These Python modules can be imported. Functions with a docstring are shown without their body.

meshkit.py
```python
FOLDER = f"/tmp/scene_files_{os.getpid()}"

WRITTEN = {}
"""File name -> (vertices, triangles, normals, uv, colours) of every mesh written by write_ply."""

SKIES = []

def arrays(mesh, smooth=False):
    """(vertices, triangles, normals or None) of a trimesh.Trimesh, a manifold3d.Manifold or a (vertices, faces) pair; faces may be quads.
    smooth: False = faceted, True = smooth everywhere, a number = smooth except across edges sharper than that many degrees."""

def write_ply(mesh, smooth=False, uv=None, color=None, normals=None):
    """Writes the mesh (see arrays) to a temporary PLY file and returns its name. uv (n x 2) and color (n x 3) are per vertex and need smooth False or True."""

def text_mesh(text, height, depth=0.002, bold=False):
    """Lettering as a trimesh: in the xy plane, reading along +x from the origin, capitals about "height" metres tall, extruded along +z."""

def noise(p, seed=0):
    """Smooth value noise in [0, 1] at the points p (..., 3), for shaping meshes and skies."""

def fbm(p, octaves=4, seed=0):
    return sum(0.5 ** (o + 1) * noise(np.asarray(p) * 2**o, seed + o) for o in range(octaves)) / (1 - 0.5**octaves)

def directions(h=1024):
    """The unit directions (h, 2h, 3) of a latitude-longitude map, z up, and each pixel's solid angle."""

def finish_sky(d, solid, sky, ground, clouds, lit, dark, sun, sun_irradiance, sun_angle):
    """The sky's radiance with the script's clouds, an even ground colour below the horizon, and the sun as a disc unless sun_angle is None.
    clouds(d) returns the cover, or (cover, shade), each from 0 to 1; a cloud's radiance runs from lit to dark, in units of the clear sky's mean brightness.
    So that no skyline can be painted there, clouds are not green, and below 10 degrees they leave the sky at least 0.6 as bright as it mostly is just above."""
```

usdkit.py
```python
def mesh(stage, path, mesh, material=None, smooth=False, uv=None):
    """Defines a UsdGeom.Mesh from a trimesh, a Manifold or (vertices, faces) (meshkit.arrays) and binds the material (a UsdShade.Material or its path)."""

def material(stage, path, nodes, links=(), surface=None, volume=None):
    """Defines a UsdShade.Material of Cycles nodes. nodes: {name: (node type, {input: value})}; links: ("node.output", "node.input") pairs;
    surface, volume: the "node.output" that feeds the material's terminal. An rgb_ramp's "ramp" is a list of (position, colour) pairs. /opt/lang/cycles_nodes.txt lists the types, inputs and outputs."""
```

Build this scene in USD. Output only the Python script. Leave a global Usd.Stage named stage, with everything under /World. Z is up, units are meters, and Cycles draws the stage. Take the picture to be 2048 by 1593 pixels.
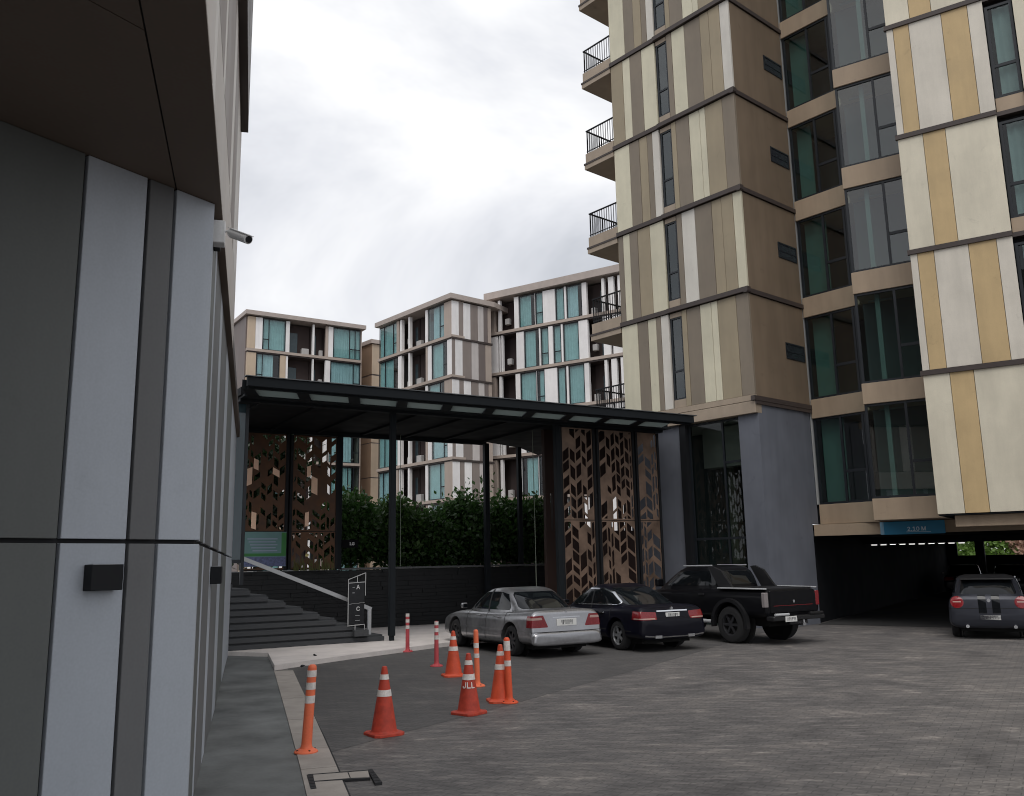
import math, random
import numpy as np
import trimesh, manifold3d
from scipy.interpolate import PchipInterpolator
from scipy.spatial import ConvexHull
from shapely import geometry as sg, affinity
from pxr import Gf, Sdf, Usd, UsdGeom, UsdLux, UsdShade
import usdkit, meshkit

stage = Usd.Stage.CreateInMemory()
UsdGeom.SetStageUpAxis(stage, UsdGeom.Tokens.z)
UsdGeom.SetStageMetersPerUnit(stage, 1.0)
UsdGeom.Xform.Define(stage, '/World')
UsdGeom.Scope.Define(stage, '/World/Looks')
R = random.Random(7)
NR = np.random.default_rng(7)
PI = math.pi

# ------------------------------------------------------------------ camera
EYE, PITCH, ROLL, FOC = 2.05, math.radians(10.53), math.radians(-1.11), 1751 / 2048
_f = np.array([0, math.cos(PITCH), math.sin(PITCH)]); _r = np.array([1., 0, 0]); _u = np.cross(_r, _f)
_r, _u = math.cos(ROLL) * _r + math.sin(ROLL) * _u, -math.sin(ROLL) * _r + math.cos(ROLL) * _u
cam = UsdGeom.Camera.Define(stage, '/World/camera')
m = Gf.Matrix4d(*_r, 0, *_u, 0, *(-_f), 0, 0, 0, EYE, 1)
cam.AddTransformOp().Set(m)
cam.CreateHorizontalApertureAttr(36.0); cam.CreateVerticalApertureAttr(36.0 * 796 / 1024)
cam.CreateFocalLengthAttr(36.0 * FOC)
cam.CreateClippingRangeAttr(Gf.Vec2f(0.05, 3000))
cam.CreateExposureAttr(0.04)

# ------------------------------------------------------------------ sky and sun (overcast)
SUN_AZ, SUN_EL = math.radians(185), math.radians(58)
sun_dir = np.array([math.sin(SUN_AZ) * math.cos(SUN_EL), math.cos(SUN_AZ) * math.cos(SUN_EL), math.sin(SUN_EL)])
dome = UsdLux.DomeLight.Define(stage, '/World/sky')
dome.CreateIntensityAttr(1.0)
skymat = usdkit.material(stage, '/World/Looks/sky_overcast', {
    'tc': ('texture_coordinate', {}),
    'sky': ('sky_texture', {'sky_type': 'single_scattering', 'sun_disc': False, 'sun_elevation': SUN_EL, 'sun_rotation': SUN_AZ, 'sun_intensity': 1.0, 'altitude': 0.0, 'air_density': 1.0, 'aerosol_density': 3.0, 'ozone_density': 1.0}),
    'mp': ('mapping', {'scale': (1.0, 1.0, 2.0), 'location': (4.7, 0.4, 2.2)}),
    'n': ('noise_texture', {'scale': 1.9, 'detail': 8.0, 'roughness': 0.55, 'distortion': 0.5}),
    'rp': ('rgb_ramp', {'ramp': [(0.34, (5.7, 5.95, 6.45)), (0.43, (7.0, 7.2, 7.7)), (0.52, (8.3, 8.45, 8.9)), (0.64, (10.2, 10.25, 10.4))]}),
    'mx': ('mix', {'fac': 0.96}),
    'bg': ('background_shader', {'strength': 0.1}),
}, [('tc.generated', 'mp.vector'), ('mp.vector', 'n.vector'), ('n.fac', 'rp.fac'), ('sky.color', 'mx.color1'), ('rp.color', 'mx.color2'), ('mx.color', 'bg.color')], surface='bg.background')
UsdShade.MaterialBindingAPI.Apply(dome.GetPrim()).Bind(skymat)
sun = UsdLux.DistantLight.Define(stage, '/World/sun')
sun.CreateIntensityAttr(0.40); sun.CreateAngleAttr(40.0); sun.CreateColorAttr(Gf.Vec3f(1.0, 0.965, 0.92)); sun.CreateNormalizeAttr(True)
z_ = sun_dir / np.linalg.norm(sun_dir); x_ = np.cross([0, 0, 1], z_); x_ /= np.linalg.norm(x_); y_ = np.cross(z_, x_)
sun.AddTransformOp().Set(Gf.Matrix4d(*x_, 0, *y_, 0, *z_, 0, 0, 0, 50, 1))

# ------------------------------------------------------------------ helpers: names, tags, meshes
used = {}
def numbered(parent, name):
    k = used.setdefault(parent, {}); n = k.get(name, 0); k[name] = n + 1
    return f'{parent}/{name}' if n == 0 else f'{parent}/{name}_{n:03d}'
def tag(prim, label=None, cat=None, group=None, kind=None):
    p = prim.GetPrim() if hasattr(prim, 'GetPrim') else prim
    for k, v in (('label', label), ('category', cat), ('group', group), ('kind', kind)):
        if v: p.SetCustomDataByKey(k, v)
    return p
class Th:
    """A thing: an Xform at its base, its parts given in world coordinates (or local ones with local=True)."""
    def __init__(s, name, label, cat, loc=(0, 0, 0), rz=0.0, group=None, local=False):
        s.path = numbered('/World', name); s.loc = np.array([loc[0], loc[1], loc[2] if len(loc) > 2 else 0.0], float); s.local = local
        s.x = UsdGeom.Xform.Define(stage, s.path); s.x.AddTranslateOp().Set(Gf.Vec3d(*s.loc)); s.rz = rz
        if rz: s.x.AddRotateZOp().Set(math.degrees(rz))
        tag(s.x, label, cat, group)
    def part(s, name, mesh, mat, parent=None, smooth=False, label=None, kind=None):
        p = numbered(parent or s.path, name)
        v, f = VF(mesh)
        if not s.local:
            v = v - s.loc
        pr = usdkit.mesh(stage, p, trimesh.Trimesh(v, f, process=False), mat, smooth=smooth)
        tag(pr, label, None, None, kind)
        return p
def single(name, mesh, mat, label, cat, group=None, kind=None, smooth=False):
    p = numbered('/World', name); v, f = VF(mesh)
    pr = usdkit.mesh(stage, p, trimesh.Trimesh(v, f, process=False), mat, smooth=smooth)
    tag(pr, label, cat, group, kind); return p
def struct(name, mesh, mat, smooth=False):
    p = numbered('/World', name); v, f = VF(mesh)
    tag(usdkit.mesh(stage, p, trimesh.Trimesh(v, f, process=False), mat, smooth=smooth), kind='structure'); return p
def VF(mesh):
    if isinstance(mesh, (list,)): return cat(*mesh)
    if hasattr(mesh, 'to_mesh'):
        q = mesh.to_mesh(); return np.array(q.vert_properties[:, :3], float), np.array(q.tri_verts, int)
    if hasattr(mesh, 'vertices'): return np.array(mesh.vertices, float), np.array(mesh.faces, int)
    v, f = np.asarray(mesh[0], float), np.asarray(mesh[1], int)
    if f.shape[1] == 4: f = np.vstack([f[:, [0, 1, 2]], f[:, [0, 2, 3]]])
    return v, f
def cat(*ms):
    V, F, n = [], [], 0
    for q in ms:
        v, f = VF(q); V.append(v); F.append(f + n); n += len(v)
    return np.vstack(V), np.vstack(F)
BF = np.array([[0, 3, 2, 1], [4, 5, 6, 7], [0, 1, 5, 4], [1, 2, 6, 5], [2, 3, 7, 6], [3, 0, 4, 7]])
def az(a): a = math.radians(a); return np.array([math.sin(a), math.cos(a), 0.0])
K3 = np.array([0, 0, 1.0])
class Fr:
    """Local frame of a wall: u along the wall, d outwards, z up."""
    def __init__(s, P, a, side):
        s.o = np.array([P[0], P[1], 0.0]); s.t = az(a); s.n = az(a + 90 * side); s.flip = np.dot(np.cross(s.t, s.n), K3) < 0
    def P(s, u, d, z): return s.o + u * s.t + d * s.n + z * K3
    def off(s, u=0, d=0):
        r = Fr((0, 0), 0, 1); r.o = s.o + u * s.t + d * s.n; r.t, r.n, r.flip = s.t, s.n, s.flip; return r
    def map(s, q):
        v, f = VF(q)
        w = s.o + v[:, :1] * s.t + v[:, 1:2] * s.n + v[:, 2:3] * K3
        return w, (f[:, ::-1] if s.flip else f)
    def box(s, u0, u1, d0, d1, z0, z1):
        return s.map(box(u0, u1, d0, d1, z0, z1))
    def cbox(s, u0, u1, d0, d1, z0, z1, c=0.008):
        return s.map(cbox(u0, u1, d0, d1, z0, z1, c))
def box(x0, x1, y0, y1, z0, z1):
    x0, x1 = min(x0, x1), max(x0, x1); y0, y1 = min(y0, y1), max(y0, y1); z0, z1 = min(z0, z1), max(z0, z1)
    return np.array([[x0, y0, z0], [x1, y0, z0], [x1, y1, z0], [x0, y1, z0], [x0, y0, z1], [x1, y0, z1], [x1, y1, z1], [x0, y1, z1]], float), BF
def hull(pts):
    pts = np.asarray(pts, float); h = ConvexHull(pts); f = h.simplices.copy(); c = pts.mean(0)
    n = np.cross(pts[f[:, 1]] - pts[f[:, 0]], pts[f[:, 2]] - pts[f[:, 0]])
    bad = np.einsum('ij,ij->i', n, pts[f[:, 0]] - c) < 0
    f[bad] = f[bad][:, ::-1]
    return pts, f
def cbox(x0, x1, y0, y1, z0, z1, c=0.008):
    x0, x1 = min(x0, x1), max(x0, x1); y0, y1 = min(y0, y1), max(y0, y1); z0, z1 = min(z0, z1), max(z0, z1)
    c = min(c, (x1 - x0) / 3, (y1 - y0) / 3, (z1 - z0) / 3); P = []
    for x, sx in ((x0, 1), (x1, -1)):
        for y, sy in ((y0, 1), (y1, -1)):
            for z, sz in ((z0, 1), (z1, -1)):
                P += [[x + sx * c, y + sy * c, z], [x + sx * c, y, z + sz * c], [x, y + sy * c, z + sz * c]]
    return hull(P)
def prism(poly, z0, z1):
    """Polygon (x, y) extruded from z0 to z1."""
    q = trimesh.creation.extrude_polygon(poly if hasattr(poly, 'exterior') else sg.Polygon(poly), z1 - z0, engine='earcut'); q.apply_translation((0, 0, z0)); return VF(q)
def slab(poly, z0, z1):
    p = np.array(poly, float)[:, :2]
    return prism(p, z0, z1)
def sheet(poly, z):
    q = trimesh.creation.triangulate_polygon(sg.Polygon(poly), engine='earcut'); v = np.c_[q[0], np.full(len(q[0]), z)]; f = np.array(q[1])
    n = np.cross(v[f[:, 1]] - v[f[:, 0]], v[f[:, 2]] - v[f[:, 0]])[:, 2] < 0
    f[n] = f[n][:, ::-1]; return v, f
def tube(p, q, r, n=8, r2=None):
    p, q = np.asarray(p, float), np.asarray(q, float); d = q - p; L = np.linalg.norm(d); d /= L
    a = np.cross(d, [0, 0, 1] if abs(d[2]) < .9 else [1, 0, 0]); a /= np.linalg.norm(a); b = np.cross(d, a)
    t = np.arange(n) / n * 2 * PI; c = np.outer(np.cos(t), a) + np.outer(np.sin(t), b); r2 = r if r2 is None else r2
    v = np.vstack([p + c * r, q + c * r2, [p], [q]]); i = np.arange(n); j = (i + 1) % n
    f = np.vstack([np.c_[i, j, j + n], np.c_[i, j + n, i + n], np.c_[j, i, np.full(n, 2 * n)], np.c_[i + n, j + n, np.full(n, 2 * n + 1)]])
    return v, f
def bar(p, q, w, h, up=(0, 0, 1)):
    """Rectangular bar from p to q, w across, h along up."""
    p, q, up = np.asarray(p, float), np.asarray(q, float), np.asarray(up, float); d = q - p; d /= np.linalg.norm(d)
    s = np.cross(d, up); s /= np.linalg.norm(s); t = np.cross(s, d); V = []
    for e in (p, q):
        for a, b in ((-1, -1), (1, -1), (1, 1), (-1, 1)): V.append(e + s * w / 2 * a + t * h / 2 * b)
    return np.array(V), BF
def lathe(prof, n=32):
    """Profile of (r, z), closed at the axis where r = 0."""
    prof = np.array(prof, float); t = np.arange(n) / n * 2 * PI; k = len(prof)
    v = np.array([[r * math.cos(a), r * math.sin(a), z] for a in t for r, z in prof]); f = []
    for i in range(n):
        j = (i + 1) % n
        for q in range(k - 1): f.append([i * k + q, j * k + q, j * k + q + 1, i * k + q + 1])
    return v, np.array(f)
def xf(mesh, loc=(0, 0, 0), rz=0.0, s=1.0):
    v, f = VF(mesh); c, n = math.cos(rz), math.sin(rz); v = v * s
    return np.c_[v[:, 0] * c - v[:, 1] * n, v[:, 0] * n + v[:, 1] * c, v[:, 2]] + np.asarray(loc, float), f
def ray(px, py):   # viewing ray of a point of the photograph, to read off where things stand on the ground
    return (px - 1024) * _r - (py - 796.5) * _u + 1751 * _f
def G(px, py, z=0.0):
    d = ray(px, py); return np.array([0, 0, EYE]) + d * (z - EYE) / d[2]

# ------------------------------------------------------------------ materials
MATS = {}
def M(name, col, rough=0.6, metal=0.0, var=0.10, scale=1.5, spec=0.4, bump=0.0, bscale=60.0, streak=0.0, island=0.0, coat=0.0, detail=4.0):
    if name in MATS: return MATS[name]
    c = np.array(col, float)
    nodes = {'g': ('geometry', {}), 'n': ('noise_texture', {'scale': scale, 'detail': detail, 'roughness': 0.6}),
             'r': ('rgb_ramp', {'ramp': [(0.25, c * (1 - var)), (0.75, np.minimum(c * (1 + var), 0.95))]}),
             'p': ('principled_bsdf', {'roughness': rough, 'metallic': metal, 'specular_ior_level': spec, 'coat_weight': coat}),
             'rr': ('map_range', {'from_min': 0.3, 'from_max': 0.7, 'to_min': max(rough - 0.07, 0.02), 'to_max': min(rough + 0.09, 1)})}
    links = [('g.position', 'n.vector'), ('n.fac', 'r.fac'), ('n.fac', 'rr.value'), ('rr.result', 'p.roughness')]
    nodes['oi'] = ('object_info', {}); nodes['orr'] = ('map_range', {'from_min': 0., 'from_max': 1., 'to_min': .955, 'to_max': 1.045})
    nodes['fn'] = ('noise_texture', {'scale': 55.0, 'detail': 3.0}); nodes['fr'] = ('map_range', {'from_min': .3, 'from_max': .7, 'to_min': .96, 'to_max': 1.04})
    nodes['fm'] = ('math', {'math_type': 'multiply'}); nodes['cc'] = ('combine_color', {}); nodes['om'] = ('mix', {'mix_type': 'multiply', 'fac': 1.0})
    links += [('oi.random', 'orr.value'), ('g.position', 'fn.vector'), ('fn.fac', 'fr.value'), ('orr.result', 'fm.value1'), ('fr.result', 'fm.value2'), ('fm.value', 'cc.r'), ('fm.value', 'cc.g'), ('fm.value', 'cc.b'), ('r.color', 'om.color1'), ('cc.color', 'om.color2')]
    out = 'om.color'
    if streak:
        nodes['ds'] = ('noise_texture', {'scale': 2.6, 'detail': 10.0, 'roughness': 0.72, 'distortion': 0.6}); nodes['dr'] = ('rgb_ramp', {'ramp': [(0.27, (1 - streak * 1.6,) * 3), (0.40, (1, 1, 1)), (0.66, (1, 1, 1)), (0.76, (1 + streak * .5,) * 3)]}); nodes['dm'] = ('mix', {'mix_type': 'multiply', 'fac': 1.0})
        links += [('g.position', 'ds.vector'), ('ds.fac', 'dr.fac'), (out, 'dm.color1'), ('dr.color', 'dm.color2')]; out = 'dm.color'
    if streak:
        nodes['sm'] = ('mapping', {'scale': (2.2, 2.2, 0.30)}); nodes['sn'] = ('noise_texture', {'scale': 1.0, 'detail': 5.0, 'roughness': 0.65})
        nodes['sr'] = ('rgb_ramp', {'ramp': [(0.32, (1 - streak,) * 3), (0.62, (1, 1, 1))]}); nodes['smx'] = ('mix', {'mix_type': 'multiply', 'fac': 1.0})
        links += [('g.position', 'sm.vector'), ('sm.vector', 'sn.vector'), ('sn.fac', 'sr.fac'), (out, 'smx.color1'), ('sr.color', 'smx.color2')]; out = 'smx.color'
    if island:
        nodes['ir'] = ('rgb_ramp', {'ramp': [(0, (1 - island,) * 3), (1, (1 + island * .6,) * 3)]}); nodes['imx'] = ('mix', {'mix_type': 'multiply', 'fac': 1.0})
        links += [('g.random_per_island', 'ir.fac'), (out, 'imx.color1'), ('ir.color', 'imx.color2')]; out = 'imx.color'
    links.append((out, 'p.base_color'))
    if bump:
        nodes['bn'] = ('noise_texture', {'scale': bscale, 'detail': 4.0}); nodes['b'] = ('bump', {'strength': bump, 'distance': 0.01})
        links += [('g.position', 'bn.vector'), ('bn.fac', 'b.height'), ('b.normal', 'p.normal')]
    MATS[name] = usdkit.material(stage, '/World/Looks/' + name, nodes, links, surface='p.BSDF'); return MATS[name]
def glass(name, tint, ior=1.5, rough=0.0, refl=(1, 1, 1)):
    return usdkit.material(stage, '/World/Looks/' + name, {'t': ('transparent_bsdf', {'color': tuple(c ** .5 for c in tint)}), 'g': ('glossy_bsdf', {'color': refl, 'roughness': rough}), 'f': ('fresnel', {'IOR': ior}), 'm': ('mix_closure', {}), 'ge': ('geometry', {}), 'i': ('math', {'math_type': 'subtract', 'value1': 1.0}), 'mu': ('math', {'math_type': 'multiply'})},
                           [('ge.backfacing', 'i.value2'), ('i.value', 'mu.value1'), ('f.fac', 'mu.value2'), ('mu.value', 'm.fac'), ('t.BSDF', 'm.closure1'), ('g.BSDF', 'm.closure2')], surface='m.closure')
cream = M('cream_panel', (0.62, 0.58, 0.44), 0.55, streak=0.10, scale=0.8)
pale = M('pale_panel', (0.62, 0.59, 0.53), 0.55, streak=0.10, scale=0.8)
taupe = M('taupe_panel', (0.215, 0.178, 0.135), 0.55, streak=0.10, scale=0.8)
tan = M('tan_panel', (0.32, 0.265, 0.18), 0.55, streak=0.10, scale=0.8)
brown_wall = M('brown_side_wall', (0.19, 0.14, 0.095), 0.7, streak=0.16, scale=0.7)
band_mat = M('dark_brown_band', (0.055, 0.042, 0.038), 0.5)
lip_mat = M('beige_lip', (0.36, 0.29, 0.22), 0.6, streak=0.12)
wing_cream = M('wing_cream_panel', (0.64, 0.59, 0.47), 0.6, streak=0.12, scale=0.9)
wing_pale = M('wing_pale_panel', (0.63, 0.585, 0.505), 0.6, streak=0.12, scale=0.9)
ochre = M('ochre_panel', (0.52, 0.38, 0.20), 0.6, streak=0.12, scale=0.9)
spandrel_mat = M('beige_spandrel', (0.38, 0.29, 0.205), 0.6, streak=0.14, scale=0.9)
pier_mat = M('blue_grey_plaster', (0.135, 0.145, 0.172), 0.75, streak=0.14, scale=1.2, bump=0.15)
frame_mat = M('black_window_frame', (0.012, 0.015, 0.019), 0.4)
joint_mat = M('dark_joint', (0.02, 0.02, 0.022), 0.8)
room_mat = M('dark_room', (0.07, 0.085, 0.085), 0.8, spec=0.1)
panel_light = M('light_grey_panel', (0.43, 0.462, 0.505), 0.5, streak=0.06, scale=0.6, var=0.06, spec=0.3)
panel_dark = M('dark_grey_panel', (0.128, 0.135, 0.130), 0.55, streak=0.06, scale=0.6, var=0.08, spec=0.3)
panel_mid = M('mid_grey_panel', (0.148, 0.15, 0.152), 0.55, streak=0.06, scale=0.6, var=0.08, spec=0.3)
soffit_mat = M('brown_soffit_board', (0.15, 0.118, 0.095), 0.7, scale=0.8, spec=0.2)
upper_white = M('off_white_cladding', (0.66, 0.62, 0.57), 0.55, streak=0.08, scale=0.7)
upper_beige = M('beige_grey_cladding', (0.53, 0.48, 0.43), 0.55, streak=0.06, scale=0.7)
upper_taupe = M('grey_brown_cladding', (0.25, 0.21, 0.185), 0.55, streak=0.08, scale=0.7)
black_metal = M('black_metal', (0.012, 0.013, 0.015), 0.55, spec=0.2)
canopy_mat = M('charcoal_steel', (0.013, 0.016, 0.019), 0.6, spec=0.15)
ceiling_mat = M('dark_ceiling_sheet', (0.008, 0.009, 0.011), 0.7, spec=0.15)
roof_glass = usdkit.material(stage, '/World/Looks/frosted_roof_glass', {'t': ('translucent_bsdf', {'color': (.25, .275, .27)}), 'g': ('glossy_bsdf', {'color': (.9, .9, .9), 'roughness': .25}), 'm': ('mix_closure', {'fac': .12})}, [('t.BSDF', 'm.closure1'), ('g.BSDF', 'm.closure2')], surface='m.closure')
stone_dark = M('dark_stair_stone', (0.055, 0.058, 0.062), 0.7, scale=3, bump=0.2)
wall_dark = M('black_slate_wall', (0.012, 0.0135, 0.0155), 0.6, scale=3, island=0.35, bump=0.3)
rail_mat = M('brushed_steel', (0.46, 0.47, 0.48), 0.5, metal=0.25)
pave_mat = M('pale_concrete', (0.66, 0.61, 0.58), 0.8, scale=1.6, var=0.16, bump=0.25, bscale=40, detail=8)
kerb_mat = M('kerb_concrete', (0.35, 0.318, 0.288), 0.8, scale=2.2, var=0.22, bump=0.25, bscale=40, detail=8)
walk_mat = M('dark_walkway_concrete', (0.145, 0.152, 0.15), 0.75, scale=1.1, var=0.55, bump=0.3, bscale=30, detail=12)
orange = M('orange_plastic', (0.70, 0.10, 0.038), 0.5, scale=6, var=0.12)
orange_pale = M('faded_orange_plastic', (0.84, 0.185, 0.085), 0.5, scale=6, var=0.10)
red_cone = M('red_cone_plastic', (0.47, 0.055, 0.03), 0.55, scale=9, var=0.32)
red_fresh = M('fresh_red_cone_plastic', (0.62, 0.085, 0.035), 0.5, scale=7, var=0.2)
pink_post = M('pink_red_plastic', (0.50, 0.075, 0.085), 0.5, scale=6, var=0.12)
white_band = M('white_reflective_band', (0.72, 0.67, 0.63), 0.45, scale=22, var=0.20)
white_paint = M('white_paint', (0.78, 0.78, 0.77), 0.5)
copper = M('copper_brown_sheet', (0.20, 0.135, 0.098), 0.45, metal=0.3, scale=1.6, var=0.5)
copper_dark = M('dark_copper_sheet', (0.10, 0.045, 0.02), 0.5, metal=0.2, scale=2.5, var=0.4)
copper_lit = M('peach_copper_plate', (0.95, 0.60, 0.42), 0.4, metal=0.15, scale=2)
leaf_mats = []
def leaf(name, a, b):
    return usdkit.material(stage, '/World/Looks/' + name, {'g': ('geometry', {}), 'r': ('rgb_ramp', {'ramp': [(0, a), (0.7, b), (1, np.array(b) * 1.5)]}), 'p': ('principled_bsdf', {'roughness': 0.45, 'specular_ior_level': 0.4}), 't': ('translucent_bsdf', {}), 'm': ('mix_closure', {'fac': 0.25})},
                           [('g.random_per_island', 'r.fac'), ('r.color', 'p.base_color'), ('r.color', 't.color'), ('p.BSDF', 'm.closure1'), ('t.BSDF', 'm.closure2')], surface='m.closure')
leaf_dark = leaf('glossy_hedge_leaf', (0.028, 0.068, 0.014), (0.10, 0.19, 0.038))
leaf_deep = leaf('deep_green_leaf', (0.012, 0.028, 0.008), (0.04, 0.08, 0.018))
leaf_mid = leaf('mid_green_leaf', (0.035, 0.075, 0.016), (0.13, 0.215, 0.045))
leaf_bright = leaf('bright_leaf', (0.14, 0.24, 0.05), (0.34, 0.48, 0.14))
leaf_yellow = leaf('yellow_green_blade', (0.10, 0.11, 0.02), (0.28, 0.24, 0.04))
bark = M('bark', (0.07, 0.055, 0.04), 0.9, scale=8)
far_white = M('far_white_panel', (0.82, 0.80, 0.79), 0.6, streak=0.10, scale=0.5)
far_pale = M('far_pale_panel', (0.54, 0.50, 0.48), 0.6, streak=0.08, scale=0.5)
far_tan = M('far_tan_panel', (0.42, 0.35, 0.30), 0.6, streak=0.08, scale=0.5)
far_beige = M('far_beige_panel', (0.53, 0.42, 0.31), 0.6, streak=0.08, scale=0.5)
far_taupe = M('far_taupe_panel', (0.25, 0.21, 0.19), 0.6, streak=0.08, scale=0.5)
far_dark = M('far_dark_taupe', (0.17, 0.14, 0.13), 0.6, streak=0.08, scale=0.5)
far_roof = M('far_roof_edge', (0.42, 0.36, 0.325), 0.6)
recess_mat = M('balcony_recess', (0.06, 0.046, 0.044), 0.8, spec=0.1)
curtain_a = M('teal_grey_curtain', (0.50, 0.62, 0.61), 0.9, scale=2, var=0.1, spec=0.1)
curtain_b = M('pale_curtain', (0.62, 0.69, 0.71), 0.9, scale=2, var=0.1, spec=0.1)
ac_mat = M('white_metal_unit', (0.42, 0.41, 0.40), 0.6)
teal_glass = glass('teal_window_glass', (0.60, 0.75, 0.76), 1.6)
green_glass = glass('green_window_glass', (0.50, 0.68, 0.65), 1.85)
clear_glass = glass('clear_glass', (0.46, 0.54, 0.52), 1.5)

# paving: interlocking blocks with worn lighter patches
def paver(name, c1, c2, mortar, rot, calm=1.0):
    return usdkit.material(stage, '/World/Looks/' + name, {
        'g': ('geometry', {}), 'mp': ('mapping', {'rotation': (0, 0, rot)}),
        'b': ('brick_texture', {'scale': 1.0, 'brick_width': 0.21, 'row_height': 0.105, 'mortar_size': 0.006, 'mortar_smooth': 0.3, 'color1': c1, 'color2': c2, 'mortar': mortar, 'bias': 0.0}),
        'n': ('noise_texture', {'scale': 0.9, 'detail': 11.0, 'roughness': 0.74, 'distortion': 0.4}), 'r': ('rgb_ramp', {'ramp': [(0.32, (0.60, 0.60, 0.61)), (0.48, (0.97, 0.97, 0.97)), (0.58, (1.15, 1.13, 1.10)), (0.64, (1.75, 1.7, 1.62)), (0.72, (2.1, 2.05, 1.95))]}),
        'sm': ('mapping', {'rotation': (0, 0, 0.6), 'scale': (1.1, 6.0, 1.0)}), 'n2': ('noise_texture', {'scale': 1.3, 'detail': 7.0, 'roughness': 0.7}), 'r2': ('rgb_ramp', {'ramp': [(0.33, (0.72, 0.72, 0.73)), (0.53, (1, 1, 1)), (0.62, (1.45, 1.42, 1.38)), (0.70, (1.9, 1.86, 1.8))]}),
        'n3': ('noise_texture', {'scale': 26.0, 'detail': 3.0}), 'r3': ('rgb_ramp', {'ramp': [(0.3, (0.85,) * 3), (0.7, (1.12,) * 3)]}),
        'm1': ('mix', {'mix_type': 'multiply', 'fac': calm}), 'm2': ('mix', {'mix_type': 'multiply', 'fac': calm}), 'm3': ('mix', {'mix_type': 'multiply', 'fac': 1.0}),
        'bp': ('bump', {'strength': 0.35, 'distance': 0.005, 'invert': True}), 'p': ('principled_bsdf', {'roughness': 0.62, 'specular_ior_level': 0.3})},
        [('g.position', 'mp.vector'), ('mp.vector', 'b.vector'), ('g.position', 'n.vector'), ('g.position', 'sm.vector'), ('sm.vector', 'n2.vector'), ('g.position', 'n3.vector'), ('n.fac', 'r.fac'), ('n2.fac', 'r2.fac'), ('n3.fac', 'r3.fac'),
         ('b.color', 'm1.color1'), ('r.color', 'm1.color2'), ('m1.color', 'm2.color1'), ('r2.color', 'm2.color2'), ('m2.color', 'm3.color1'), ('r3.color', 'm3.color2'), ('m3.color', 'p.base_color'), ('b.fac', 'bp.height'), ('bp.normal', 'p.normal')], surface='p.BSDF')
drive_mat = paver('driveway_block_paving', (0.126, 0.119, 0.116), (0.145, 0.137, 0.133), (0.086, 0.082, 0.080), 0.55)
bay_mat = paver('parking_block_paving', (0.088, 0.085, 0.084), (0.101, 0.097, 0.095), (0.066, 0.064, 0.063), 0.55, 0.45)

# ------------------------------------------------------------------ ground and pavements
struct('ground', sheet([(-900, -700), (900, -700), (900, 1200), (-900, 1200)], 0.0), drive_mat)
bay_poly = [G(*p)[:2] for p in ((575, 1337), (598, 1400), (622, 1460), (650, 1508), (800, 1468), (930, 1434), (1050, 1402), (1180, 1366), (1300, 1333), (1440, 1291))] + [(6.6, 24.4), (9.1, 27.2), (3, 33), (-6, 33)]
struct('parking_area', sheet(bay_poly, 0.0028), bay_mat)
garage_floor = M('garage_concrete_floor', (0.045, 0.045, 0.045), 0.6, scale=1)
L_AZ = -16.6
L2 = Fr((-2.55, 7.23), L_AZ, 1)     # right face of the left building, u away from its near corner
L1 = Fr((-2.55, 7.23), 33.2, 1)     # near face, u negative to the left
KF = Fr((-3.2, 23.13), 59.0, 1)     # canopy / stairs frame, d towards the viewer
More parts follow.
